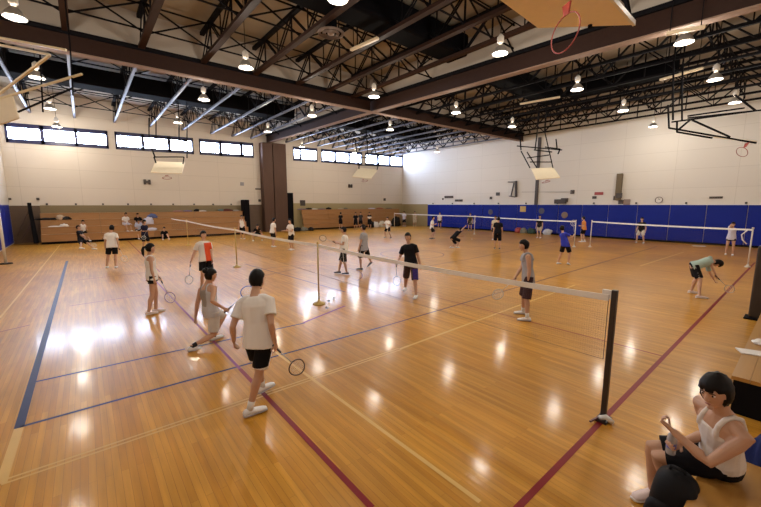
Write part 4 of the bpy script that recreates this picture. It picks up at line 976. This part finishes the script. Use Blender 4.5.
# seated person lower right
P_ = on_z(721, 460, .575); nk = on_z(722, 411, 1.05)
J = dict(pelvis=P_, neck=P_+(nk-P_).normalized()*.50, F=Vector((-.42, .9, 0)), SF=Vector((-.80, .60, 0)), HF=Vector((-.92, .36, -.42)),
    lh=on_z(673, 431, .84), rh=on_z(680, 443, .68), lf=Vector((P_.x-.05, P_.y+.22, 0)), rf=on_z(652, 497, 0), root=Vector((P_.x, P_.y, 0)), lhp=(-.3, -.5, -.9), rhp=(.3, -.2, -.9),
    toes=(Vector((-.5, .8, 0)), Vector((-.80, .45, 0))), knee=(Vector((-.12, .9, .5)), Vector((-.50, .80, .6))), lpn=Vector((.3, .3, .9)), rpn=Vector((.1, -.5, .8)))
J['head'] = J['neck']+Vector((-.06, .04, .165))
person(J, 'person in a white ribbed tank top sitting on the bench at lower right', top=('tank', mat('white_ribbed_cotton', (.70, .64, .60), .8, spec=.12, var=.08, scale=60), None, -.02), bottom=('shorts', blk_c), shoes=pk, socks=None, near=True, skin='b', hairs='bob', v=.0065, curl=(1.0, .75), sz=1.70)
# bottle in the far hand
w = J['wr'][1]; g = w+(w-J['elb'][1]).normalized()*.075+Vector((0, 0, .02)); t = empty('water_bottle', g-Vector((0, 0, .08))); tag(t, 'clear water bottle with a blue band held by the seated person', 'bottle')
b0 = g-Vector((0, 0, .08))
MB().lathe(b0, [(.001, 0), (.030, 0), (.032, .01), (.032, .12), (.028, .15), (.013, .175), (.013, .19)], 20).build('body', mat('clear_plastic', (.75, .74, .78), .12, var=.02, trans=.6), t, smooth=True)
MB().lathe(b0, [(.0325, .05), (.0325, .095)], 20).build('label_band', mat('violet_blue_band', (.12, .12, .42), .4), t, smooth=True)
MB().lathe(b0, [(.001, .205), (.014, .205), (.015, .188), (.001, .186)], 14).build('cap', whm, t, smooth=True)
# black backpack in front of the bench
t = empty('backpack', (3.16, .50, 0)); tag(t, 'black backpack on the floor against the seated person', 'backpack')
bpm = mat('black_backpack_nylon', (.010, .010, .012), .6, spec=.12, var=.2, scale=20)
def soft(c, a, b, h, p=3.0):
    mb = MB()
    def fn(d, q):
        k = (abs(d.x)**p+abs(d.y)**p+abs(d.z)**p)**(-1/p); n_ = 1+.05*noise.noise(d*2.5+Vector(c)); return Vector((d.x*a, d.y*b, d.z*h))*k*n_
    return mb.ball(Vector(c), 1, fn=fn, n=28)
c0 = Vector((3.19, .42, .28))
soft(c0, .16, .14, .28).build('body', bpm, t, smooth=True)
soft(c0+Vector((-.14, .04, -.06)), .06, .11, .15).build('front_pocket', bpm, t, smooth=True)
MB().tube([c0+Vector((0, -.05, .24)), c0+Vector((0, -.04, .30)), c0+Vector((0, .04, .30)), c0+Vector((0, .05, .24))], .012, 8).build('handle', bpm, t, smooth=True)
MB().tube([c0+Vector((.12, .09, .18)), c0+Vector((.19, .12, .05)), c0+Vector((.13, .12, -.2))], .016, 8).build('strap', bpm, t, smooth=True)
# cloths and bags
def cloth(c, a, b, h, m, label, cat='clothes', name='folded_clothes', group=None, seed=0, rz=0.0):
    mb = MB(); R_ = Matrix.Rotation(rz, 3, 'Z')
    def fn(d, q):
        k = 1+.35*noise.noise(d*2.1+Vector((seed, 0, 0)))+.12*noise.noise(d*5+Vector((0, seed, 0))); v = Vector((d.x*a, d.y*b, d.z*h))*k
        v.z = max(v.z, -h*.55); return R_@v
    mb.ball(Vector(c)+Vector((0, 0, h*.55)), 1, fn=fn, n=28)
    o = mb.build(name, m, org=c, smooth=True); tag(o, label, cat, group); return o
navy = mat('navy_jacket_cloth', (.015, .022, .10), .7, spec=.12, var=.2)
cloth((3.74, .10, .46), .16, .15, .07, navy, 'navy jacket lying on the bench behind the seated person', 'jacket', 'jacket', seed=3) if 0 else None
_j = on_z(756, 484, .22)
cloth((_j.x, _j.y-.03, 0), .20, .17, .40, navy, 'navy jacket heaped on the floor at the bottom right corner', 'jacket', 'jacket', seed=3)
_j = on_z(760, 506, .15)
cloth((_j.x-.04, _j.y-.08, 0), .12, .10, .30, mat('pale_rose_cloth', (.48, .34, .32), .8, spec=.12), 'pale rose towel at the bottom right corner', 'towel', 'towel', seed=9)
pf = mat('brown_leg_paint', (.2, .07, .04), .5)
def papers(p, lab, z, a=.11, b=.15, rz=.4):
    o = MB().prism([Vector(p)+Matrix.Rotation(rz, 3, 'Z')@Vector(q)+Vector((0, 0, z)) for q in ((-a, -b, 0), (a, -b, 0), (a*1.05, b, 0), (-a*.9, b*1.02, 0))], (0, 0, .012)).build('paper_sheet', white_c, org=Vector(p)+Vector((0, 0, z))); tag(o, lab, 'paper')
v1 = on_z(753, 353, .462); papers((v1.x, v1.y, 0), 'white sheet of paper lying on the right edge bleacher seat', .461)
v1 = on_z(757, 345, .462); cloth((v1.x+.12, v1.y-.03, .461), .14, .09, .035, white_c, 'crumpled white cloth on the right edge bleacher seat', 'cloth', 'cloth', seed=5)
v1 = on_z(700, 245.6, 0); papers((v1.x-.4, v1.y, 0), 'small white sheet on the floor before the blue pads', .002, .2, .3)
# things on the left bleachers
def ybl(x, y, r): return (on_y(x, y, 30.5+.42*r).x, 30.5+.42*r, .56+.44*r+.047)
dk_c = mat('black_bag_cloth', (.014, .013, .015), .7, spec=.12); gr_c = mat('grey_green_cloth', (.20, .19, .15), .8, spec=.12); pu_c = mat('dull_purple_cloth', (.22, .17, .28), .8, spec=.12)
items = [(47, 218, 2, .75, .16, .09, dk_c, 'black racket bag lying on the left bleachers', 'bag'), (44, 217, 2, .35, .08, .05, white_c, 'white cloth on the black bag, left bleachers', 'clothes'),
  (60, 218, 2, .3, .16, .20, mat('beige_cloth', (.50, .38, .27), .8, spec=.12), 'beige heap of clothes on the left bleachers', 'clothes'), (66, 220, 2, .35, .16, .13, dk_c, 'black heap of clothes on the left bleachers', 'clothes'),
  (55, 226, 1, .45, .16, .05, white_c, 'white shirt spread on a lower row of the left bleachers', 'clothes'), (64, 225, 1, .3, .15, .12, white_c, 'white bundle on a lower row of the left bleachers', 'clothes'),
  (149, 226, 1, .42, .16, .34, lav, 'blue and white bag between the seated people on the left bleachers', 'bag'), (153, 224, 2, .40, .14, .20, mat('slate_blue_cloth', (.12, .15, .33), .8, spec=.12), 'slate blue jacket on the left bleachers', 'jacket'),
  (152, 233, 0, .45, .14, .14, lav, 'pale lavender towel on the lowest row of the left bleachers', 'towel'),
  (178, 216, 3, .5, .12, .06, mat('dusty_pink_cloth', (.42, .22, .20), .8, spec=.12), 'dusty pink jacket on top of the left bleachers', 'jacket'), (188, 216, 3, .4, .12, .07, pu_c, 'dull purple jacket on top of the left bleachers', 'jacket'),
  (197, 215, 3, .25, .12, .14, dk_c, 'small black bag on top of the left bleachers', 'bag'), (203, 216, 3, .35, .12, .06, white_c, 'white shirt on top of the left bleachers', 'clothes'),
  (221, 214, 3, .3, .12, .12, mat('teal_grey_cloth', (.13, .17, .17), .8, spec=.12), 'grey bag on top of the left bleachers near the end pad', 'bag'), (228, 214, 3, .5, .12, .12, mat('dark_red_cloth', (.12, .04, .035), .8, spec=.12), 'dark red jacket on top of the left bleachers', 'jacket'),
  (236, 215, 3, .35, .12, .07, mat('pale_grey_cloth', (.45, .40, .38), .8, spec=.12), 'pale cloth at the right end on top of the left bleachers', 'clothes')]
for i, (x, y, r, a, b, h, m_, lab, cat) in enumerate(items):
    p = ybl(x, y, r); cloth(p, a*.75, b, h, m_, lab, cat, {'bag': 'sports_bag', 'jacket': 'jacket', 'towel': 'towel'}.get(cat, 'folded_clothes'), 'belongings on the left bleachers', seed=i*1.7)
items = [(303, 1.0, .05, pu_c, 'purple cloth'), (309, .6, .10, dk_c, 'black bag'), (315, .6, .06, white_c, 'white cloth'), (322, .7, .05, pu_c, 'mauve towel'), (329, .5, .12, dk_c, 'small dark bag'), (341, .6, .07, kha, 'khaki jacket'), (346, .4, .1, gr_c, 'olive bag'), (372, .8, .07, lav, 'pale towel'), (380, .8, .09, mat('brick_red_cloth', (.35, .12, .08), .8, spec=.12), 'brick red jacket'), (389, .8, .08, gr_c, 'grey green jacket')]
for i, (x, a, h, m_, lab) in enumerate(items):
    X = on_y(x, 213, 31.9).x; cloth((X, 31.95, .12+4*.46+.047), a*.6, .14, h, m_, lab+' on top of the far bleachers', 'belongings', 'folded_clothes', 'belongings on the far bleachers', seed=i*2.3+30)
for i, (x, y, a, h, m_, lab) in enumerate([(297, 229, .5, .25, dk_c, 'black bag on the floor left end of the far bleachers'), (304, 229, .5, .22, gr_c, 'grey bag on the floor before the far bleachers'), (311, 228.5, .35, .22, dk_c, 'black bag on the floor before the far bleachers'),
      (371, 226, .45, .5, dk_c, 'black bag standing beside white bundles on the far floor'), (376, 226, .5, .4, white_c, 'white bundle on the floor beside the far black bag'), (382, 226, .5, .42, mat('cream_cloth', (.60, .54, .44), .8, spec=.12), 'cream bundle on the far floor, middle of the pale ones'), (388, 226, .5, .36, white_c, 'white bundle on the far floor at the right end'),
      (396, 226, .8, .7, dk_c, 'large black bag in the far corner')]):
    X = on_y(x, 220, 30.6).x; cloth((X, 30.6 if X < 28.5 else 30.2, 0), a*.8, .25, h, m_, lab, 'bag', 'sports_bag', 'bags on the far floor', seed=i*3.1+60)
for i, (x, y, m_, lab) in enumerate([(519, 231, mat('brick_red_bag', (.35, .05, .04), .7), 'red bag against the blue pads'), (524, 231.5, gr_c, 'grey bag against the blue pads'), (532, 232, mat('green_black_bag', (.02, .05, .035), .7), 'dark green bag against the blue pads'), (548, 233, lgry, 'pale grey bag against the blue pads')]):
    Y = on_x(x, 226, 29.9).y; cloth((29.85, Y, 0), .22, .35, .3, m_, lab, 'bag', 'sports_bag', 'bags by the blue pads', seed=i*4+80, rz=0)
# shuttlecocks
def shuttle(p, lab, rz=0.0):
    p = Vector(p); t = empty('shuttlecock', p); tag(t, lab, 'shuttlecock', 'shuttlecocks on the floor'); a = Vector((math.cos(rz), math.sin(rz), .25)); c = p+Vector((0, 0, .028))
    MB().lathe(c, [(.013, 0), (.033, .062)], 14, ax=a).build('feathers', white_c, t, smooth=True); MB().ball(c-a.normalized()*.004, .0135).build('cork', whm, t, smooth=True)
for x, y, l in ((329, 302, 'shuttlecock on the floor right of the middle net post'), (328, 309, 'shuttlecock nearest the camera by the middle net post'), (333, 300, 'shuttlecock farther right of the middle net post'), (472, 239.5, 'shuttlecock on the far court right of the leaning player')):
    shuttle(on_z(x, y), l, x*.7)
for nm, (x, y), lab in (('shuttlecock_tube', (0, 0), ''),): pass

# ------------------------------------------------------------ wall fittings
def plate(px, py, w, h, m_, name, label, cat, X=XR-.001, th=.05, par=None):
    c = on_x(px, py, X); o = MB().box((X-th, c.y-w/2, c.z-h/2), (X, c.y+w/2, c.z+h/2)).build(name, m_, org=(X, c.y, c.z)); bevel(o, .01); tag(o, label, cat); return o, c
c = on_x(659, 200, XR-.02); t = empty('wall_clock', c); tag(t, 'round wall clock with white face above the blue pads', 'clock')
MB().lathe(c, [(.001, .02), (.185, .02)], 32, ax=(-1, 0, 0)).build('clock_face', mat('clock_white', (.72, .68, .64), .4), t)
MB().lathe(c, [(.185, 0), (.215, 0), (.215, .05), (.185, .05), (.185, 0)], 32, ax=(-1, 0, 0)).build('clock_rim', mat('clock_brown_rim', (.12, .07, .06), .4), t)
MB().bar(c+Vector((-.03, 0, 0)), c+Vector((-.03, -.07, .07)), .016).build('hour_hand', black, t); MB().bar(c+Vector((-.035, 0, 0)), c+Vector((-.035, .02, .14)), .012).build('minute_hand', black, t)
hm = mat('dark_wall_fixture', (.05, .035, .03), .5); rd = mat('dark_red_plate', (.35, .05, .05), .5)
plate(716, 197.5, .62, .13, hm, 'wall_plaque', 'dark horizontal plaque on the wall at right', 'plaque')
plate(449, 197, 1.2, .25, hm, 'wall_sign', 'dark horizontal sign on the wall near the far corner', 'sign')
plate(457, 200.5, .5, .22, hm, 'wall_box', 'small dark box right of the horizontal sign', 'box'); plate(461, 200.5, .45, .22, hm, 'wall_box', 'second small dark box right of the horizontal sign', 'box')
plate(443, 199, .2, .2, hm, 'outlet', 'tiny dark outlet left of the horizontal sign', 'outlet')
plate(491, 198, .25, .25, hm, 'wall_box', 'small dark box lower left of the wall rack', 'box'); plate(498, 194, .4, .3, hm, 'wall_box', 'dark box left of the wall rack', 'box')
plate(561, 201.5, .9, .35, hm, 'wall_speaker', 'dark angular wall unit above the orange shirt player', 'wall unit', th=.25); plate(565, 200, .5, .3, hm, 'wall_speaker', 'smaller dark unit at the right of the angular wall unit', 'wall unit', th=.2)
plate(572.5, 192, .3, .3, hm, 'outlet', 'grey junction box left of the red plate', 'outlet'); plate(599, 193.5, .6, .22, rd, 'alarm_box', 'dark red alarm box on the wall', 'alarm'); plate(594.5, 197.5, .3, .2, hm, 'outlet', 'small dark plate under the red alarm box', 'outlet')
plate(621, 202, .32, .3, hm, 'outlet', 'dark square socket under the brown wall bar', 'outlet'); plate(627, 202, .42, .4, mat('brown_grey_plate', (.25, .18, .15), .5), 'outlet', 'brown grey square plate under the brown wall bar', 'outlet'); plate(614.5, 198, .12, .3, hm, 'outlet', 'slim dark plate left of the brown wall bar', 'outlet')
plate(619.5, 187, .35, 1.9, mat('olive_brown_bar', (.13, .09, .04), .5), 'wall_bar', 'tall olive brown bar mounted on the wall', 'wall bar', th=.25); plate(619, 195.5, .4, .35, hm, 'wall_box', 'dark box at the foot of the brown wall bar', 'box', X=XR-.26)
a = on_x(536, 138, XR); b = on_x(536, 207, XR); tag(MB().box((XR-.12, b.y-.12, 2.5), (XR, b.y+.12, a.z)).build('wall_pilaster', hm, org=(XR, b.y, 2.5)), 'tall dark upright on the wall behind the black framed backboard', 'upright')
t = empty('climbing_rack', on_x(514, 189, XR)); tag(t, 'black wall rack with sloping bars near the tall dark upright', 'rack')
rk_ = MB(); X = XR-.1
for q in ((516, 181, 516, 197), (508, 182, 516, 182), (509, 196, 515, 197), (511, 196, 514, 183)): rk_.bar(on_x(q[0], q[1], X), on_x(q[2], q[3], X), .16 if q[0] == 516 and q[2] == 516 else .08)
rk_.build('rack_bars', hm, t)
MB().bar(on_x(522, 192, XR-.04), on_x(572, 192, XR-.04), .04).build('rail', mat('pale_rail', (.4, .35, .3), .5), t)
ypl = mat('mustard_plate', (.55, .36, .10), .5); disc = mat('dark_disc', (.06, .06, .10), .5)
plate(523, 209, .55, .5, ypl, 'yellow_sign', 'yellow square sign on the blue pads', 'sign', X=XR-.062, th=.02)
for x, y, l in ((490.5, 212, 'round dark emblem on the blue pad left of the yellow sign'), (541.5, 211, 'round dark emblem on the blue pad right of the yellow sign'), (564.5, 215, 'round brown emblem on the blue pad left of the orange shirt')):
    c = on_x(x, y, XR-.065); o = MB().lathe(c, [(.001, .02), (.22, .02), (.26, 0)], 24, ax=(-1, 0, 0)).build('wall_emblem', disc if x < 560 else mat('brown_disc', (.2, .13, .09), .5), org=c); tag(o, l, 'emblem')
y = 27.2; i = 0
while y > -2:
    o = MB().box((XR-.09, y-.05, 2.56), (XR, y+.05, 2.68)).build('pad_bracket', hk, org=(XR, y, 2.5)); tag(o, 'small dark bracket above the blue pads', 'bracket', 'brackets above the blue pads'); y -= 1.83*1.5; i += 1
for x in (47, 76, 103, 128, 151, 173, 194, 213, 231): 
    X = on_y(x, 205, YF).x; o = MB().box((X-.05, YF-.1, 2.44), (X+.05, YF, 2.56)).build('panel_bracket', hk, org=(X, YF, 2.44)); tag(o, 'small dark bracket above the left panelling', 'bracket', 'brackets above the left panelling')
# dark letter like speaker pairs on the far wall
def wallH(px, py, lab, d=1.0):
    c = on_y(px, py, YF); t = empty('wall_speaker_pair', c); tag(t, lab, 'wall fixture')
    for i in (-1, 1): MB().box((c.x+i*.27*d-.13*d, YF-.16, c.z-.32*d), (c.x+i*.27*d+.13*d, YF-.002, c.z+.32*d)).build('side_block', hm, t)
    MB().box((c.x-.14*d, YF-.14, c.z-.13*d), (c.x+.14*d, YF-.002, c.z+.12*d)).build('middle_block', hm, t)
wallH(147, 182, 'dark H shaped fixture on the far wall left of the hanging backboard', .55); wallH(350, 186, 'dark block fixture on the far wall right of the column', .55)
for x, y, w_, l in ((38, 199, .15, 'small dark button on the far wall at left'), (10, 199, .12, 'tiny dark outlet near the left corner'), (242, 184, .3, 'faint grey plate on the far wall left of the column'), (258, 189, .5, 'small dark shelf bracket left of the column'), (259.5, 200.5, .22, 'dark outlet left of the brown column'), (384.5, 199.5, .3, 'small dark outlet on the far wall near the corner'), (302.5, 203, .55, 'dark speaker box on the far wall above the bleachers')):
    c = on_y(x, y, YF); o = MB().box((c.x-w_/2, YF-.06, c.z-(.06 if x == 258 else w_/2)), (c.x+w_/2, YF-.001, c.z+(.06 if x == 258 else w_/2))).build('wall_outlet', gry_c if x == 242 else hm, org=c); tag(o, l, 'outlet')
c = on_x(4, 204, XL);
